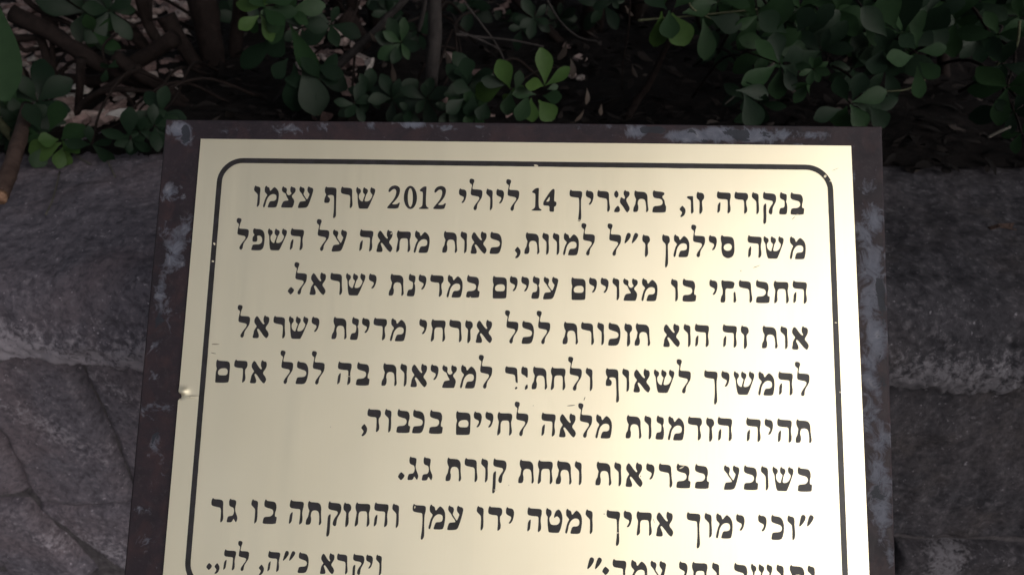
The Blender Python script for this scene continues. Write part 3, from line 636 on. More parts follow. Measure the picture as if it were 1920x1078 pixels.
# --- engraved, black filled lettering
from mathutils.geometry import tessellate_polygon
def chaikin(p, it=2, w=0.22):
    for _ in range(it):
        q = []
        for k in range(len(p)):
            a, b = p[k], p[(k + 1) % len(p)]
            q.append((a[0] + (b[0] - a[0]) * w, a[1] + (b[1] - a[1]) * w))
            q.append((a[0] + (b[0] - a[0]) * (1 - w), a[1] + (b[1] - a[1]) * (1 - w)))
        p = q
    return p
INK = 0.00012
def add_fill(V, F, loops, h=INK):
    """filled outline (first loop) with holes, in plate millimetres (x right, y down), as a shallow slab on the plate"""
    tri = tessellate_polygon([[Vector((x, y, 0)) for x, y in lp] for lp in loops])
    flat = [p for lp in loops for p in lp]
    b = len(V)
    for x, y in flat: V.append((x / 1000, -y / 1000, plate_z(x, y) + h))
    for t in tri:
        (x1, y1), (x2, y2), (x3, y3) = (flat[k] for k in t)
        s = (x2 - x1) * (y3 - y1) - (x3 - x1) * (y2 - y1)
        F.append(tuple(b + k for k in (t if s < 0 else t[::-1])))
    o = 0
    for lp in loops:
        c = len(V)
        for x, y in lp: V.append((x / 1000, -y / 1000, plate_z(x, y) - 0.00005))
        for k in range(len(lp)):
            k2 = (k + 1) % len(lp)
            F.append((b + o + k, b + o + k2, c + k2, c + k))
        o += len(lp)

GP = {k: (h, [[tuple(map(float, p.split(','))) for p in q.split()] for q in polys]) for k, (h, polys) in GLYPHS.items()}
rl = random.Random(3)
for base_y, sc, row in LINES:
    V = []; F = []
    for tok in row.split('|'):
        k, x, dy = tok.split()
        x = float(x); by = base_y - float(dy)
        hole, polys = GP[k]
        jx, jy = rl.uniform(-0.05, 0.05), rl.uniform(-0.05, 0.05)
        loops = [[(x + jx + a * sc, by + jy - b * sc) for a, b in chaikin(q)] for q in polys]
        if hole: add_fill(V, F, loops)
        else:
            for lp in loops: add_fill(V, F, [lp])
        if k == '.' and float(dy) > 0:      # the lower dot of the colon
            add_fill(V, F, [[(a, b + 7.6) for a, b in loops[0]]])
    o = obj('text_line', mesh('text_line', V, F, smooth=False), M['ink'], plate)

# --- border line with rounded corners
def rrect(x0, y0, x1, y1, r_, n=10):
    p = []
    for cx, cy, a0 in ((x1 - r_, y0 + r_, -90), (x1 - r_, y1 - r_, 0), (x0 + r_, y1 - r_, 90), (x0 + r_, y0 + r_, 180)):
        for k in range(n + 1):
            a = R(a0 + 90 * k / n)
            p.append((cx + r_ * math.cos(a), cy + r_ * math.sin(a)))
    return p
def dense(p, step=3.0):
    q = []
    for k in range(len(p)):
        a, b = p[k], p[(k + 1) % len(p)]
        d_ = math.hypot(b[0] - a[0], b[1] - a[1]); m_ = max(1, int(d_ / step))
        for i in range(m_): q.append((a[0] + (b[0] - a[0]) * i / m_, a[1] + (b[1] - a[1]) * i / m_))
    return q
out_ = rrect(12.4, 12.2, 388.3, 268.8, 15.7); in_ = rrect(15.6, 15.4, 385.1, 265.6, 12.5)
V = []; F = []
n_ = len(out_)
def ringpts(k, t):
    a, b = out_[k], out_[(k + 1) % n_]; c, d_ = in_[k], in_[(k + 1) % n_]
    return ((a[0] + (b[0] - a[0]) * t, a[1] + (b[1] - a[1]) * t), (c[0] + (d_[0] - c[0]) * t, c[1] + (d_[1] - c[1]) * t))
seq = []
for k in range(n_):
    m_ = max(1, int(math.hypot(out_[(k + 1) % n_][0] - out_[k][0], out_[(k + 1) % n_][1] - out_[k][1]) / 3))
    for i in range(m_): seq.append(ringpts(k, i / m_))
for (ax, ay), (bx, by) in seq:
    wob = 0.10 * noise.noise(Vector((ax / 5, ay / 5, 2)))
    V.append((ax / 1000, -ay / 1000, plate_z(ax, ay) + INK)); V.append(((bx + wob) / 1000, -(by + wob) / 1000, plate_z(bx, by) + INK))
n2 = len(seq)
for k in range(n2):
    k2 = (k + 1) % n2
    F.append((2 * k, 2 * k + 1, 2 * k2 + 1, 2 * k2))
obj('border_line', mesh('border_line', V, F, smooth=False), M['ink'], plate)

# --- chips in the paint and scratches on the brass
def marks(name, lst, mat, h):
    for px, py, w, hh, ang in lst:
        V = []; F = []
        c = pix_mm(px, py); k = pix_mm(px + 1, py)[0] - c[0]
        pts = []
        for i in range(9):
            a = 2 * math.pi * i / 9
            rr = rl.uniform(0.65, 1.1)
            x, y = w * k * rr * math.cos(a), hh * k * rr * math.sin(a)
            ca, sa = math.cos(R(ang)), math.sin(R(ang))
            pts.append((c[0] + x * ca - y * sa, c[1] + x * sa + y * ca))
        add_fill(V, F, [chaikin(pts, 1)], h)
        obj(name, mesh(name, V, F, smooth=False), mat, plate)
marks('paint_chip', [(1005, 311, 5, 2.2, 10), (402, 457, 3, 2.2, 60), (399, 490, 2.6, 1.6, 10), (1547, 331, 2.4, 3.6, 40), (1557, 340, 2.6, 1.4, -30), (1567, 605, 3, 0.9, 0), (1575, 735, 1.6, 2.0, 0),
      (1495, 403, 3.2, 1.4, 5), (882, 557, 2.2, 1.2, 0), (1278, 876, 6, 1.6, -30), (1158, 998, 2.0, 1.6, 0), (778, 950, 1.2, 3.2, 10), (929, 918, 4.5, 0.7, 5), (653, 705, 4.0, 0.8, 10), (1085, 413.5, 3.5, 1.0, -20), (734, 438, 2.0, 1.6, -40)],
      M['scuff'], INK + 0.00008)
marks('scratch', [(1418, 500, 9, 0.7, -22), (1488, 409, 5, 0.7, -45), (1389, 508, 0.8, 2, 20), (1071, 760, 12, 1.1, -8), (1096, 747, 4, 1.0, -70), (1515, 851, 0.7, 2.4, 0), (1201, 892.5, 1.3, 1.2, 0), (1133, 963, 1.6, 1.0, 20),
      (1226, 976, 0.5, 6, -20), (404, 645, 9, 1.4, 0), (400, 662, 5, 0.8, 10), (1566, 318, 7, 0.4, -25), (954, 909, 0.8, 0.8, 0), (348, 743, 13, 1.3, 3), (1000, 760, 1, 0.6, 0), (620, 800, 0.7, 0.7, 0), (1300, 700, 0.7, 0.6, 0)],
      M['scratch'], 0.00006)

# --- steel post and base plate behind the panel
def box_into(V, F, c, sx, sy, sz):
    b = len(V)
    for dz in (-1, 1):
        for dy in (-1, 1):
            for dx in (-1, 1): V.append((c[0] + dx * sx / 2, c[1] + dy * sy / 2, c[2] + dz * sz / 2))
    for q in ((0, 2, 3, 1), (4, 5, 7, 6), (0, 1, 5, 4), (2, 6, 7, 3), (0, 4, 6, 2), (1, 3, 7, 5)): F.append(tuple(b + k for k in q))
pt = sgn(197, 150, -24)
V = []; F = []
top_z = pt.z + 0.72
px_, py_ = pt.x - sign.location.x, pt.y - sign.location.y
box_into(V, F, (px_, py_, (top_z + 0.02) / 2), 0.06, 0.06, top_z - 0.02)
o = obj('post', mesh('post', V, F, smooth=False), M['panel'], sign)
V = []; F = []
box_into(V, F, (px_, py_, 0.0085), 0.18, 0.18, 0.015)
obj('base_plate', mesh('base_plate', V, F, smooth=False), M['panel'], sign)
V = []; F = []
box_into(V, F, (0.197, -0.150, -0.0285), 0.20, 0.12, 0.008)
o = obj('bracket', mesh('bracket', V, F, smooth=False), M['panel'], sign)
o.matrix_local = SI @ ST

# ------------------------------------------------------------------ hedge
rp = random.Random(21)
def leaf_into(V, F, base, d, up, L, W, droop=0.25, fold=0.20, nseg=8, rnd=rp):
    """obovate leaf: narrow at the stalk, widest past the middle, round tip"""
    d = d.normalized(); side = d.cross(up)
    if side.length < 1e-4: side = d.cross(Vector((0.3, 0.9, 0.2)))
    side.normalize(); nrm = side.cross(d).normalized()
    b = len(V)
    bend = droop * rnd.uniform(0.5, 1.5)
    skew = rnd.uniform(-0.06, 0.06)
    for k in range(nseg + 1):
        t = 1 - (1 - k / nseg) ** 1.35
        w = W * 0.5 * max(0.06, math.sin(math.pi * min(1.0, t ** 1.75)) ** 0.72)
        if k == nseg: w = W * 0.10
        c = base + d * (L * t) - nrm * (bend * L * t * t) + side * (skew * L * math.sin(math.pi * t))
        V.append(c + side * w + nrm * (fold * w)); V.append(c); V.append(c - side * w + nrm * (fold * w))
    for k in range(nseg):
        a = b + 3 * k
        F.append((a, a + 1, a + 4, a + 3)); F.append((a + 1, a + 2, a + 5, a + 4))

def tube_into(V, F, pts, rads, n=8, knob=0.0, rnd=rp):
    """tapered tube through the points (Catmull-Rom)"""
    P = [Vector(p) for p in pts]
    if len(P) > 2:
        Q = []; RR = []
        E_ = [P[0] * 2 - P[1]] + P + [P[-1] * 2 - P[-2]]
        for k in range(1, len(E_) - 2):
            for i in range(5):
                t = i / 5
                a, b, c, d = E_[k - 1:k + 3]
                Q.append(0.5 * ((2 * b) + (c - a) * t + (2 * a - 5 * b + 4 * c - d) * t * t + (3 * b - a - 3 * c + d) * t ** 3))
                RR.append(rads[k - 1] + (rads[k] - rads[k - 1]) * t)
        Q.append(P[-1]); RR.append(rads[-1])
    else: Q, RR = P, list(rads)
    b0 = len(V)
    for k, (p, r_) in enumerate(zip(Q, RR)):
        t = (Q[min(k + 1, len(Q) - 1)] - Q[max(k - 1, 0)]).normalized()
        u = t.cross(Vector((0.13, 0.31, 0.94)))
        if u.length < 0.05: u = t.cross(Vector((1, 0, 0)))
        u.normalize(); w = t.cross(u)
        for i in range(n):
            a = 2 * math.pi * i / n
            rr = r_ * (1 + knob * noise.noise(p * 60 + Vector((math.cos(a), math.sin(a), k * 0.4))))
            V.append(p + (u * math.cos(a) + w * math.sin(a)) * rr)
    for k in range(len(Q) - 1):
        for i in range(n):
            i2 = (i + 1) % n
            F.append((b0 + k * n + i, b0 + k * n + i2, b0 + (k + 1) * n + i2, b0 + (k + 1) * n + i))
    F.append(tuple(b0 + i for i in range(n - 1, -1, -1)))
    F.append(tuple(b0 + (len(Q) - 1) * n + i for i in range(n)))

GOLD = 2.39996
def rosette(V, F, c, axis, n, L, spread=(55, 88), aspect=0.48, rnd=rp, start=None):
    axis = axis.normalized()
    u = axis.cross(Vector((0.2, 0.1, 1)));
    if u.length < 0.05: u = axis.cross(Vector((1, 0, 0)))
    u.normalize(); w = axis.cross(u)
    a0 = rnd.uniform(0, 6.28) if start is None else start
    for k in range(n):
        a = a0 + k * GOLD + rnd.uniform(-0.2, 0.2)
        el = R(spread[0] + (spread[1] - spread[0]) * (k / max(1, n - 1))) + R(rnd.uniform(-8, 8))
        d = axis * math.cos(el) + (u * math.cos(a) + w * math.sin(a)) * math.sin(el)
        l_ = L * rnd.uniform(0.6, 1.14) * (0.75 + 0.25 * k / max(1, n - 1))
        leaf_into(V, F, c - axis * (0.0015 * k), d, axis, l_, l_ * aspect * rnd.uniform(0.88, 1.12), droop=0.22, rnd=rnd)

HX = [(-0.80, 0.74, 'dark bush at the left edge, bright leaf tuft hanging over the coping'),
      (-0.30, 0.86, 'bush behind the left half of the sign, light green tuft at its top'),
      (0.12, 0.80, 'bush behind the middle of the sign, two yellow green tufts above the panel'),
      (0.55, 0.84, 'dark dense bush behind the upper right corner of the sign'),
      (1.02, 0.80, 'dark bush at the right edge, above the dark stone')]
shrubs = []
for x, y, lab in HX:
    t = thing('shrub', lab, 'shrub', group='clipped shrubs along the top of the wall')
    t.location = (x, y, 0.0)
    shrubs.append(t)
def owner(p):
    return min(shrubs, key=lambda s: abs(s.location.x - p[0]) + 0.2 * abs(s.location.y - p[1]))
def part(name, V, F, mat, ow, smooth=True):
    W_ = [Vector(q) - ow.location for q in V]
    return obj(name, mesh(name, W_, F, smooth), mat, ow)

def branch(pts, rads, Y, mat='bark', ow=None, name='branch', knob=0.25):
    """pts: picture points, each with its own distance behind the coping edge (or one for all)"""
    P = []
    for k, p in enumerate(pts):
        yy = p[2] if len(p) > 2 else Y
        P.append(at_y(p[0], p[1], yy))
    rr = [px_len(r_, q) for r_, q in zip(rads, P)]
    V = []; F = []
    tube_into(V, F, P, rr, 9, knob)
    return part(name, V, F, M[mat], ow or owner(P[len(P) // 2]))

def sprig(px, py, Y, lpx, n, kind, axis=None, spread=(50, 88), aspect=0.50, stem=True, start=None, ow=None):
    c = at_y(px, py, Y)
    tocam = (Vector(CAM) - c).normalized()
    ax = (tocam + Vector((rp.uniform(-0.35, 0.35), rp.uniform(-0.1, 0.1), rp.uniform(-0.1, 0.35)))).normalized() if axis is None else (tocam * axis[2] + Vector((axis[0], 0, axis[1]))).normalized()
    L = px_len(lpx * 1.12, c)
    V = []; F = []
    rosette(V, F, c, ax, n, L, spread, aspect, start=start)
    if kind == 'leaf_dark' and px > 1250 and rp.random() < 0.4: kind = 'leaf_mid'
    o = ow or owner(c)
    part('leaf_sprig', V, F, M[kind], o)
    if stem:
        V = []; F = []
        r_ = px_len(1.8, c)
        e = c - ax * L * 1.2 + Vector((rp.uniform(-0.01, 0.01), 0.03, rp.uniform(0.0, 0.02)))
        root = Vector((c.x + rp.uniform(-0.07, 0.07), c.y + rp.uniform(0.16, 0.34), max(0.01, c.z + rp.uniform(-0.12, 0.03))))
        tube_into(V, F, [c, e, e.lerp(root, 0.5) + Vector((0, 0, 0.03)), root], [r_, r_ * 1.2, r_ * 1.6, r_ * 2.0], 6)
        part('twig', V, F, M['bark'], o)

# named tufts

def tuft(Y, leaves, node, ow=None):
    """a tuft whose single leaves follow the photograph: (base x, base y, tip x, tip y, width, kind)"""
    ctr = at_y(node[0], node[1], Y)
    o = ow or owner(ctr)
    by = {}
    for bx, by_, tx, ty, w, kind in leaves:
        a = at_y(bx, by_, Y + rp.uniform(-0.004, 0.004)); b = at_y(tx, ty, Y + rp.uniform(-0.022, 0.012))
        up = (Vector(CAM) - a).normalized() + Vector((rp.uniform(-0.3, 0.3), 0, rp.uniform(-0.2, 0.4)))
        near = [g for g in by.get(kind, []) if any(math.hypot(bx - q[0], by_ - q[1]) < 16 for q in g[2])]
        if not near: near = [([], [], [])]; by.setdefault(kind, []).append(near[0])
        V, F, B_ = near[0]; B_.append((bx, by_))
        leaf_into(V, F, a, b - a, up, (b - a).length * 1.05, px_len(w * 0.9, a), droop=rp.uniform(0.02, 0.14), fold=rp.uniform(0.1, 0.28), nseg=10)
    for kind, lst in by.items():
        for V, F, B_ in lst: part('leaf_sprig' if len(B_) > 1 else 'leaf', V, F, M[kind], o)
    V = []; F = []
    r_ = px_len(1.8, ctr)
    back = ctr + Vector((rp.uniform(-0.03, 0.03), 0.10, -0.01)); root = ctr + Vector((rp.uniform(-0.08, 0.08), 0.28, -0.06))
    tube_into(V, F, [ctr, back, root], [r_ * 0.8, r_, r_ * 1.2], 6)
    part('twig', V, F, M['bark'], o)
y_, m_, d_ = 'leaf_young', 'leaf_mid', 'leaf_dark'
tuft(0.25, [(82, 258, 37, 252, 30, m_), (116, 268, 55, 286, 40, y_), (86, 272, 64, 312, 29, m_), (119, 275, 110, 314, 24, y_), (122, 274, 128, 313, 15, y_), (116, 264, 144, 282, 23, y_), (114, 262, 153, 240, 33, m_),
            (92, 245, 108, 194, 31, m_), (76, 245, 50, 198, 30, d_), (110, 262, 74, 262, 28, y_), (60, 250, 18, 268, 26, d_), (35, 272, 42, 240, 24, d_)], (116, 272))
tuft(0.36, [(502, 8, 442, 8, 25, y_), (486, 30, 450, 52, 25, y_), (482, 28, 474, 62, 20, m_), (488, 26, 509, 76, 24, y_), (495, 15, 530, 45, 30, m_), (495, 10, 500, -28, 28, y_), (500, 5, 545, -5, 28, m_), (500, 15, 470, -12, 24, m_), (505, 20, 555, 22, 26, m_), (495, 25, 520, 60, 28, m_)], (494, 14))
tuft(0.40, [(522, 72, 456, 130, 37, d_), (530, 52, 508, 104, 42, d_), (543, 45, 590, 142, 42, m_), (566, 120, 594, 212, 60, d_), (552, 120, 552, 208, 52, d_), (540, 110, 516, 145, 30, d_), (560, 40, 612, 50, 34, d_), (575, 130, 650, 165, 40, d_), (590, 120, 640, 140, 30, d_)], (548, 60))
tuft(0.33, [(1241, 22, 1229, 88, 36, y_), (1260, 25, 1286, 82, 50, y_), (1318, 36, 1324, 110, 38, m_), (1255, 20, 1258, 70, 40, m_), (1265, 15, 1300, -25, 40, m_), (1330, 32, 1388, 48, 40, d_), (1250, 18, 1212, -8, 30, d_), (1280, 25, 1330, 10, 34, m_), (1355, 0, 1402, 10, 22, m_), (1245, 10, 1250, -35, 30, m_)], (1262, 22))
tuft(0.27, [(1456, 122, 1396, 156, 38, m_), (1464, 126, 1458, 184, 35, m_), (1460, 118, 1424, 82, 26, m_), (1464, 122, 1498, 142, 36, d_), (1462, 116, 1456, 64, 38, d_), (1466, 116, 1504, 96, 34, d_), (1468, 124, 1488, 166, 26, d_), (1455, 60, 1480, 2, 36, m_), (1495, 60, 1520, 18, 40, d_), (1520, 50, 1560, 12, 30, d_), (1475, 62, 1430, 30, 40, d_)], (1463, 120))
tuft(0.27, [(1719, 88, 1731, 24, 31, m_), (1721, 96, 1773, 90, 25, m_), (1724, 117, 1758, 143, 29, m_), (1720, 124, 1728, 183, 26, m_), (1712, 106, 1667, 108, 34, m_), (1716, 92, 1690, 70, 26, d_), (1680, 55, 1662, -10, 46, m_), (1695, 60, 1706, -20, 44, d_), (1665, 70, 1622, 18, 36, d_), (1662, 100, 1655, 55, 34, d_), (1655, 95, 1640, 138, 38, d_), (1668, 100, 1680, 140, 30, d_), (1730, 60, 1775, 20, 42, d_)], (1719, 100))
tuft(0.235, [(1597, 192, 1661, 172, 33, m_), (1594, 196, 1621, 238, 34, m_), (1588, 200, 1572, 240, 40, m_), (1578, 205, 1530, 222, 30, d_), (1590, 190, 1570, 150, 30, d_), (1598, 188, 1618, 140, 34, d_), (1630, 200, 1660, 236, 34, d_), (1600, 196, 1650, 205, 28, d_), (1395, 175, 1418, 238, 44, d_), (1380, 170, 1440, 178, 30, d_)], (1594, 194))
tuft(0.25, [(948, 158, 893, 184, 44, y_), (956, 166, 936, 116, 38, y_), (962, 176, 942, 190, 20, y_), (955, 170, 985, 172, 22, y_), (958, 172, 950, 214, 32, m_), (950, 160, 905, 150, 26, d_), (966, 172, 975, 135, 22, m_), (876, 150, 872, 112, 36, d_), (884, 170, 852, 158, 30, d_), (886, 178, 880, 218, 34, d_), (870, 186, 840, 210, 30, d_), (912, 192, 900, 222, 34, d_)], (957, 170))
tuft(0.226, [(1021, 160, 1016, 95, 36, y_), (1022, 161, 1066, 128, 25, y_), (1020, 162, 989, 160, 27, y_), (1018, 180, 1050, 182, 28, m_), (1010, 188, 1036, 224, 42, y_), (990, 176, 972, 224, 34, m_), (996, 184, 998, 226, 32, y_), (1005, 178, 965, 176, 24, m_), (1026, 168, 1046, 162, 14, m_)], (1021, 163))


sprig(40, 235, 0.32, 62, 8, 'leaf_dark'); sprig(10, 300, 0.30, 60, 7, 'leaf_dark'); sprig(70, 190, 0.36, 60, 7, 'leaf_dark')
sprig(20, 215, 0.34, 55, 7, 'leaf_mid')
sprig(262, 248, 0.24, 46, 6, 'leaf_dark', axis=(0, -0.3, 1)); sprig(290, 238, 0.25, 48, 6, 'leaf_dark', axis=(0.3, -0.2, 1)); sprig(300, 212, 0.27, 48, 6, 'leaf_dark')
sprig(245, 262, 0.225, 40, 5, 'leaf_dark', axis=(0, -0.5, 1))
sprig(160, 22, 0.55, 62, 7, 'leaf_dark'); sprig(205, 20, 0.52, 58, 7, 'leaf_dark'); sprig(175, 60, 0.50, 44, 4, 'leaf_mid', axis=(0, -0.6, 1)); sprig(200, 130, 0.42, 36, 3, 'leaf_dark', axis=(0, -0.6, 1))
sprig(540, 20, 0.38, 60, 7, 'leaf_mid')

sprig(600, 150, 0.40, 55, 5, 'leaf_dark', axis=(0.4, -0.4, 1)); sprig(620, 45, 0.46, 50, 5, 'leaf_dark')
sprig(748, 78, 0.40, 46, 9, 'leaf_dark', aspect=0.52, axis=(0, 0, 1)); sprig(752, 80, 0.395, 40, 5, 'leaf_mid', axis=(0, 0.1, 1)); sprig(785, 60, 0.42, 40, 5, 'leaf_dark')
sprig(690, 175, 0.36, 52, 8, 'leaf_dark'); sprig(735, 185, 0.34, 48, 7, 'leaf_dark'); sprig(800, 185, 0.30, 52, 8, 'leaf_dark'); sprig(665, 195, 0.33, 42, 6, 'leaf_dark'); sprig(770, 205, 0.30, 40, 6, 'leaf_dark')
sprig(868, 172, 0.28, 62, 6, 'leaf_dark', axis=(0, 0.3, 1)); sprig(845, 205, 0.27, 48, 6, 'leaf_dark'); sprig(890, 205, 0.26, 46, 6, 'leaf_mid')




sprig(1345, 5, 0.36, 55, 6, 'leaf_mid')
sprig(1440, 90, 0.31, 56, 7, 'leaf_dark'); sprig(1475, 40, 0.34, 60, 8, 'leaf_dark'); sprig(1510, 70, 0.33, 60, 8, 'leaf_dark'); sprig(1540, 30, 0.38, 60, 8, 'leaf_dark')
sprig(1525, 130, 0.255, 30, 8, 'leaf_mid', axis=(0, 0, 1), aspect=0.5); sprig(1518, 160, 0.26, 40, 3, 'leaf_mid', axis=(-0.5, -0.7, 0.8), spread=(10, 30))
sprig(1540, 95, 0.31, 56, 7, 'leaf_dark'); sprig(1425, 195, 0.25, 52, 5, 'leaf_dark', axis=(0.1, -0.6, 1)); sprig(1395, 185, 0.28, 46, 4, 'leaf_dark')
sprig(1625, 205, 0.25, 46, 5, 'leaf_dark', axis=(0.3, -0.3, 1))
sprig(1600, 130, 0.34, 55, 6, 'leaf_dark'); sprig(1650, 60, 0.38, 66, 7, 'leaf_dark'); sprig(1665, 110, 0.34, 58, 6, 'leaf_dark'); sprig(1660, 130, 0.33, 50, 5, 'leaf_dark')
sprig(1695, 30, 0.40, 62, 7, 'leaf_dark'); sprig(1740, 25, 0.42, 62, 7, 'leaf_dark')
sprig(1790, 40, 0.46, 58, 7, 'leaf_dark'); sprig(1835, 70, 0.46, 56, 7, 'leaf_dark'); sprig(1872, 65, 0.36, 46, 5, 'leaf_dark'); sprig(1880, 120, 0.30, 44, 5, 'leaf_dark', axis=(-0.2, 0.1, 1)); sprig(1888, 165, 0.28, 66, 6, 'leaf_dark', axis=(-0.1, -0.5, 1)); sprig(1900, 210, 0.27, 52, 5, 'leaf_dark'); sprig(1915, 250, 0.26, 36, 4, 'leaf_mid', axis=(-0.4, -0.3, 1))
sprig(172, 272, 0.24, 40, 4, 'leaf_dark', axis=(0, -0.5, 1)); sprig(5, 255, 0.29, 58, 6, 'leaf_dark')

sprig(880, 150, 0.30, 60, 3, 'leaf_dark', axis=(0, 0.8, 0.7), spread=(20, 45))
sprig(1420, 30, 0.33, 62, 6, 'leaf_mid', axis=(0, -0.4, 1)); sprig(1500, 15, 0.34, 66, 6, 'leaf_mid'); sprig(1570, 20, 0.36, 64, 6, 'leaf_dark'); sprig(1620, 20, 0.36, 66, 6, 'leaf_dark'); sprig(1690, 60, 0.33, 70, 4, 'leaf_mid', axis=(0, 0.7, 0.8), spread=(15, 40))
for q in ((1100, 165, 40, 0.35), (1062, 78, 46, 0.5), (1070, 110, 36, 0.5), (1235, 100, 40, 0.42), (1172, 10, 44, 0.5), (693, 60, 42, 0.46), (724, 25, 46, 0.5), (735, 120, 34, 0.44), (1095, 205, 36, 0.34), (834, 95, 36, 0.36), (1128, 195, 40, 0.34), (1590, 105, 30, 0.4), (1185, 120, 40, 0.44), (560, 190, 60, 0.5), (40, 120, 44, 0.5)):
    sprig(q[0], q[1], q[3], q[2], 1, 'leaf_dry', axis=(rp.uniform(-0.5, 0.5), -0.9, 0.6), spread=(5, 35), aspect=0.42, stem=False)
# loose background tufts between the stems
for k in range(46):
    px = rp.choice([rp.uniform(430, 1150), rp.uniform(1330, 1930), rp.uniform(1330, 1930)])
    sprig(px, rp.uniform(-30, 95 if px > 1300 else 60), rp.uniform(0.5, 0.95), rp.uniform(34, 50), rp.randint(5, 8), 'leaf_dark', stem=False)

# branches
branch([(22, 25), (110, 72), (205, 132), (290, 165), (345, 205, 0.42), (420, 262, 0.40)], [13, 13, 12, 11, 12, 12], 0.46)
branch([(215, 105), (262, 140), (320, 172), (380, 225)], [11, 11, 10, 9], 0.44)
branch([(60, 160), (110, 150), (190, 152), (250, 120), (330, 70)], [10, 11, 11, 12, 13], 0.50)
branch([(15, 120), (40, 150), (30, 230), (20, 300)], [9, 12, 12, 10], 0.52)
branch([(-10, 72), (45, 72), (82, 70)], [6, 6, 4], 0.47)
branch([(72, 60), (84, 95), (100, 150)], [7, 6, 9], 0.47); branch([(98, 80), (99, 115), (100, 150)], [4, 4, 4], 0.47)
branch([(22, 66), (45, 95), (72, 92), (150, 98)], [4, 4, 3, 3], 0.48)
branch([(40, -8), (75, 20), (145, 52)], [5, 4.5, 4], 0.56); branch([(75, -10), (110, 20), (142, 34)], [6, 5, 5], 0.58)
branch([(146, 205), (190, 172), (235, 145), (262, 125)], [6, 6, 5, 5], 0.40); branch([(138, 220), (165, 185), (215, 168), (300, 175)], [5, 4.5, 4.5, 3.5], 0.38)
branch([(152, 110), (150, 160), (147, 200)], [7, 6, 5], 0.42)
branch([(215, 165), (240, 182), (255, 205)], [2.5, 2.5, 2], 0.39)
branch([(185, 25), (240, 55), (280, 100)], [12, 11, 10], 0.58); branch([(265, -5), (275, 40), (300, 85)], [12, 9, 8], 0.56); branch([(283, -5), (283, 40)], [2.5, 2.5], 0.54)
branch([(375, -30), (390, 60), (405, 140), (425, 240)], [24, 22, 21, 24], 0.62); branch([(310, 30), (345, 90), (390, 150)], [15, 13, 12], 0.60)
branch([(455, -20), (440, 120), (470, 240)], [12, 11, 12], 0.66)
branch([(615, 138), (655, 104), (700, 62), (735, 25), (770, -10)], [7, 8, 7, 6, 6], 0.47, 'bark_grey')
branch([(640, 30), (668, 60), (690, 90)], [20, 16, 10], 0.62)
branch([(813, -20), (815, 60), (811, 110), (808, 160)], [13, 12.5, 12, 11], 0.38, 'bark_grey'); branch([(800, -10), (790, 40), (785, 60)], [4, 4, 3], 0.42, 'bark_grey')
branch([(855, 65, 0.40), (900, 70), (960, 76), (1020, 88)], [2.4, 2.2, 2, 1.4], 0.44, 'bark_grey', knob=0.1); branch([(870, 5), (900, 42), (932, 86), (955, 135)], [1.8, 1.8, 1.7, 1.5], 0.46, 'bark_grey', knob=0.1)
branch([(860, 60), (900, 75), (935, 92)], [2.4, 2.0, 1.6], 0.42, 'bark_grey', knob=0.1)
branch([(1168, 240), (1190, 195), (1215, 160), (1232, 125), (1262, 60)], [8, 7.5, 7, 6, 6], 0.40); branch([(1182, -10), (1178, 60), (1168, 115), (1166, 170)], [1.8, 1.6, 1.4, 1.2], 0.44, knob=0.1)
branch([(1020, -10), (1050, 40), (1085, 70), (1120, 78)], [2, 1.8, 1.6, 1.4], 0.50, 'bark_grey', knob=0.1)
branch([(1196, 39), (1230, 36), (1300, 30), (1420, 18)], [2.2, 2.0, 1.8, 1.6], 0.34, 'twig', knob=0.1); branch([(1288, -6), (1300, 18), (1345, 42)], [1.6, 1.5, 1.4], 0.335, 'twig', knob=0.1)
branch([(1359, 196), (1380, 178), (1410, 150), (1452, 118)], [1.6, 1.8, 2.2, 2.4], 0.29, 'straw', knob=0.1)
branch([(1852, 258), (1872, 248), (1895, 238)], [2.4, 2.4, 2.0], 0.26, 'straw', knob=0.1); branch([(1845, 150), (1872, 120), (1905, 88), (1912, 40)], [1.8, 1.8, 2, 2], 0.32, 'twig', knob=0.1)
branch([(1660, 172), (1700, 168), (1735, 150)], [1.4, 1.4, 1.2], 0.32, 'twig', knob=0.1)
branch([(1300, -10), (1330, 110), (1300, 240)], [10, 9, 9], 0.70); branch([(1560, -10), (1600, 120), (1640, 260)], [10, 9, 9], 0.7); branch([(1780, -10), (1770, 140), (1800, 300)], [10, 9, 9], 0.6); branch([(960, -10), (1080, 120), (1110, 250)], [9, 8, 8], 0.75)
# sawn-off stub over the coping at the left
sp = [at_y(52, 200, 0.34), at_y(36, 262, 0.22), at_y(18, 318, 0.16), at_y(2, 366, 0.115)]
V = []; F = []
tube_into(V, F, sp, [px_len(9, sp[0]), px_len(10.5, sp[1]), px_len(12, sp[2]), px_len(11.5, sp[3])], 12, 0.2)
part('branch', V, F, M['bark_red'], shrubs[0])['label'] = 'reddish branch sawn off over the coping'
dv = (sp[3] - sp[2]).normalized()
V = []; F = []
tube_into(V, F, [sp[3] + dv * 0.0003, sp[3] + dv * 0.0075], [px_len(11.2, sp[3]), px_len(10, sp[3])], 12, 0.25)
part('cut_end', V, F, M['cut_wood'], shrubs[0])

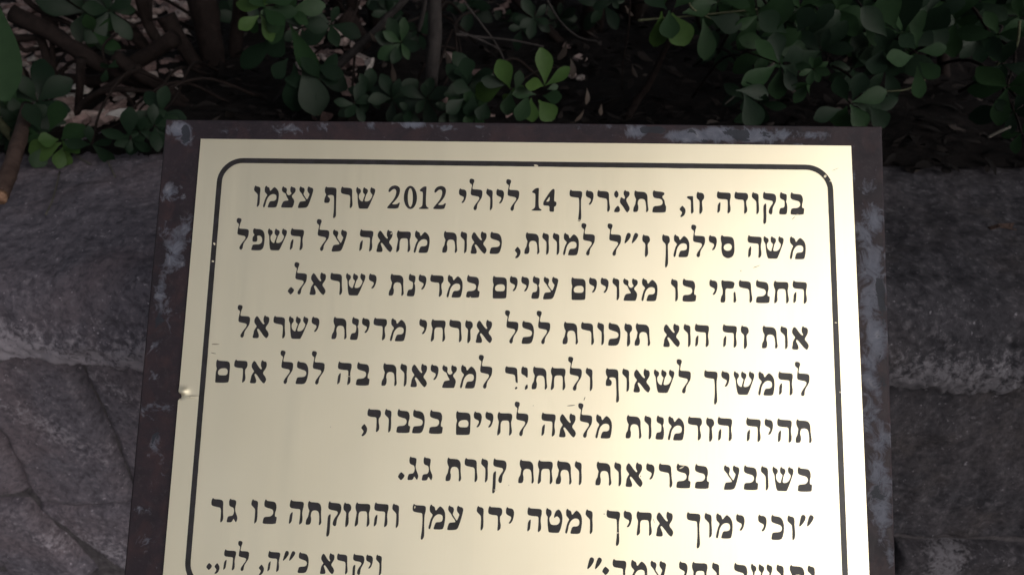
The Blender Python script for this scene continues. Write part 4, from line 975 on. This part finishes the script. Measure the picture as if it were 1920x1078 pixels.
# bulk of each bush above the frame, with an unseen overhang added to shade coping and sign, and stems down to the soil
for si, s in enumerate(shrubs):
    V = []; F = []
    for k in range(430):
        z = 0.34 + 1.65 * rp.random() ** 1.1
        yf = 0.48 - 0.50 * (z - 0.34) - (0.45 * max(0, z - 1.0) if si in (1, 2) else 0)
        y = yf + rp.random() ** 1.6 * (1.35 - yf)
        x = s.location.x + rp.uniform(-0.34, 0.34)
        rosette(V, F, Vector((x, y, z)), Vector((rp.uniform(-1, 1), rp.uniform(-1.2, 0.6), rp.uniform(0, 1))), 6, rp.uniform(0.055, 0.085), aspect=0.6)
    for k in range(190):                                  # unseen arch over the sign, added to keep sky light off the plate
        q_ = Vector((s.location.x + rp.uniform(-0.3, 0.3), rp.uniform(-1.25, -0.2), rp.uniform(1.55, 2.1)))
        rosette(V, F, q_, Vector((rp.uniform(-1, 1), rp.uniform(-1.2, 0.6), rp.uniform(0, 1))), 6, rp.uniform(0.06, 0.09), aspect=0.6)
    part('foliage_and_shade_overhang', V, F, M['leaf_dark'], s)
    for k in range(5):
        b_ = s.location + Vector((rp.uniform(-0.12, 0.12), rp.uniform(-0.05, 0.2), -0.02))
        t_ = s.location + Vector((rp.uniform(-0.3, 0.3), rp.uniform(-0.2, 0.4), rp.uniform(0.9, 1.5)))
        V = []; F = []
        tube_into(V, F, [b_, b_.lerp(t_, 0.45) + Vector((rp.uniform(-0.05, 0.05), 0, 0)), t_], [0.013, 0.009, 0.004], 8, 0.25)
        part('stem', V, F, M['bark'], s)

# a larger pale green leaf of another plant at the left border of the view
bl = thing('broad_leaf_plant', 'big smooth pale green pointed leaf hanging at the left border, in front of the bush', 'plant')
bl.location = at_y(-40, 360, 0.18); bl.location.z = 0.0
lv = [at_y(-34, -60, 0.20), at_y(10, 190, 0.16)]
V = []; F = []
d = lv[1] - lv[0]
leaf_into(V, F, lv[0], d, (Vector((0.35, -1, 0.35))), d.length, d.length * 0.34, droop=0.02, fold=0.12, nseg=12)
part('leaf', V, F, M['leaf_mid'], bl)
V = []; F = []
lv2 = [at_y(-70, 40, 0.22), at_y(-60, 240, 0.18)]
leaf_into(V, F, lv2[0], lv2[1] - lv2[0], Vector((-0.2, -1, 0.3)), 0.16, 0.06, droop=0.05, nseg=10)
part('leaf', V, F, M['leaf_mid'], bl)
V = []; F = []
tube_into(V, F, [bl.location + Vector((-0.02, 0.12, -0.01)), at_y(-90, 120, 0.26), lv2[0], lv[0]], [0.006, 0.005, 0.004, 0.002], 8)
part('stem', V, F, M['twig'], bl)

# ------------------------------------------------------------------ litter under the hedge
V = []; F = []
rg_ = random.Random(5)
def chip(x, y, z, s, tilt):
    n_ = rg_.randint(4, 6)
    b = len(V)
    rot = Matrix.Rotation(rg_.uniform(0, 6.28), 3, 'Z') @ Matrix.Rotation(rg_.uniform(-tilt, tilt), 3, 'X') @ Matrix.Rotation(rg_.uniform(-tilt, tilt), 3, 'Y')
    ex = rg_.uniform(0.5, 1.0)
    h = s * rg_.uniform(0.12, 0.4)
    pts = []
    for k in range(n_):
        a = 2 * math.pi * k / n_ + rg_.uniform(-0.3, 0.3); r_ = s * rg_.uniform(0.7, 1.1)
        pts.append((r_ * math.cos(a), r_ * ex * math.sin(a)))
    for q, zz in ((0.82, h), (1.0, 0.0), (0.8, -h)):
        for p in pts: V.append(rot @ Vector((p[0] * q, p[1] * q, zz)) + Vector((x, y, z)))
    F.append(tuple(b + k for k in range(n_)))
    for lay in range(2):
        for k in range(n_):
            k2 = (k + 1) % n_
            F.append((b + lay * n_ + k, b + (lay + 1) * n_ + k, b + (lay + 1) * n_ + k2, b + lay * n_ + k2))
def to_px(x, y, z):
    c = CR.T @ (np.array([x, y, z]) - CAM)
    return 960 + FPX * c[0] / c[2], 539 + FPX * c[1] / c[2]
for k in range(3200):
    y = rg_.uniform(0.36, 1.5); x = rg_.uniform(-1.1, 0.1)
    qx, qy = to_px(x, y, 0)
    dens = 1.0 if qx < 350 else 0.0 if qx < 550 else 0.75 if (qx < 690 and qy < 150) else 0.06
    if rg_.random() > dens: continue
    chip(x, y, rg_.uniform(-0.006, 0.010), rg_.uniform(0.006, 0.024), 0.5)
me = mesh('ground_litter', V, F, smooth=False)
o = obj('ground_litter', me, M['litter'])
o['kind'] = 'stuff'; o['label'] = 'pinkish brown stone chips and dry leaves under the bushes'; o['category'] = 'litter'

V = []; F = []
for k in range(5200):
    y = 0.262 + 1.2 * rg_.random() ** 1.3; x = rg_.uniform(-1.1, 1.2)
    z = 0.004 if y > 0.285 else 0.0
    if to_px(x, y, 0)[0] < 350 and rg_.random() < 0.85: continue
    b0_ = Vector((x, y, z + 0.016 * max(-0.3, fbm((x, y, 0), 7.0, 5)) + rg_.uniform(0, 0.006)))
    a = rg_.uniform(0, 6.28); t_ = rg_.uniform(-0.3, 0.5)
    s_ = rg_.uniform(0.010, 0.030)
    leaf_into(V, F, b0_, Vector((math.cos(a), math.sin(a), t_)), Vector((rg_.uniform(-0.5, 0.5), rg_.uniform(-0.5, 0.5), 1)), s_, s_ * rg_.uniform(0.3, 0.55), droop=rg_.uniform(-0.3, 0.6), fold=rg_.uniform(-0.4, 0.5), nseg=4, rnd=rg_)
o = obj('leaf_mould', mesh('leaf_mould', V, F), M['mould'])
o['kind'] = 'stuff'; o['label'] = 'dark rotting leaves covering the soil behind the coping'; o['category'] = 'leaf mould'

def scrap(px, py, Z, w, h, lab, cat, name, mat):
    c = at_z(px, py, Z)
    k = px_len(1, c)
    V = []; F = []
    pts = [(-w, -h * 0.5), (-w * 0.2, -h), (w, -h * 0.8), (w * 0.7, h * 0.2), (w * 0.85, h), (-w * 0.4, h * 0.75), (-w * 0.9, h * 0.4)]
    for zz in (0.0012, 0):
        for i, (a, b) in enumerate(pts): V.append(Vector((a * k, -b * k * 1.6, zz + 0.004 * ((i * 7) % 3) / 2)))
    n_ = len(pts)
    F.append(tuple(range(n_ - 1, -1, -1)))
    for i in range(n_): F.append((i, (i + 1) % n_, n_ + (i + 1) % n_, n_ + i))
    F.append(tuple(range(n_, 2 * n_)))
    o = obj(name, mesh(name, V, F, smooth=False), mat)
    o.location = c
    o['label'] = lab; o['category'] = cat
    return o
scrap(219, 216, 0.034, 17, 11, 'torn white paper scrap lying in the litter left of the sign', 'paper scrap', 'paper_scrap', M['paper'])
scrap(1878, 430, 0.004, 20, 5, 'small brown dry leaf lying on the dark coping right of the sign', 'dry leaf', 'dry_leaf', M['bark_red'])

# dry stalks on the left coping
for name, pts, lab in (('dry_stalk', [(112, 322), (100, 370), (86, 402)], 'thin dry stalk below the bright leaf tuft on the left coping'),
                       ('dry_stalk', [(192, 280), (203, 305), (216, 332)], 'thin dry stalk next to the sign on the left coping'),
                       ('dry_stalk', [(137, 288), (152, 298), (170, 308)], 'short pale stalk sticking out right of the bright leaf tuft')):
    V = []; F = []
    P = []
    for p in pts:
        q = at_z(p[0], p[1], 0.003)
        if q.y < 0.02: q = at_z(p[0], p[1], -0.004)
        P.append(q)
    tube_into(V, F, P, [px_len(1.3, P[0])] * 3, 6)
    o = obj(name, mesh(name, [q - P[0] for q in V], F), M['straw'])
    o.location = P[0]; o['label'] = lab; o['category'] = 'stalk'
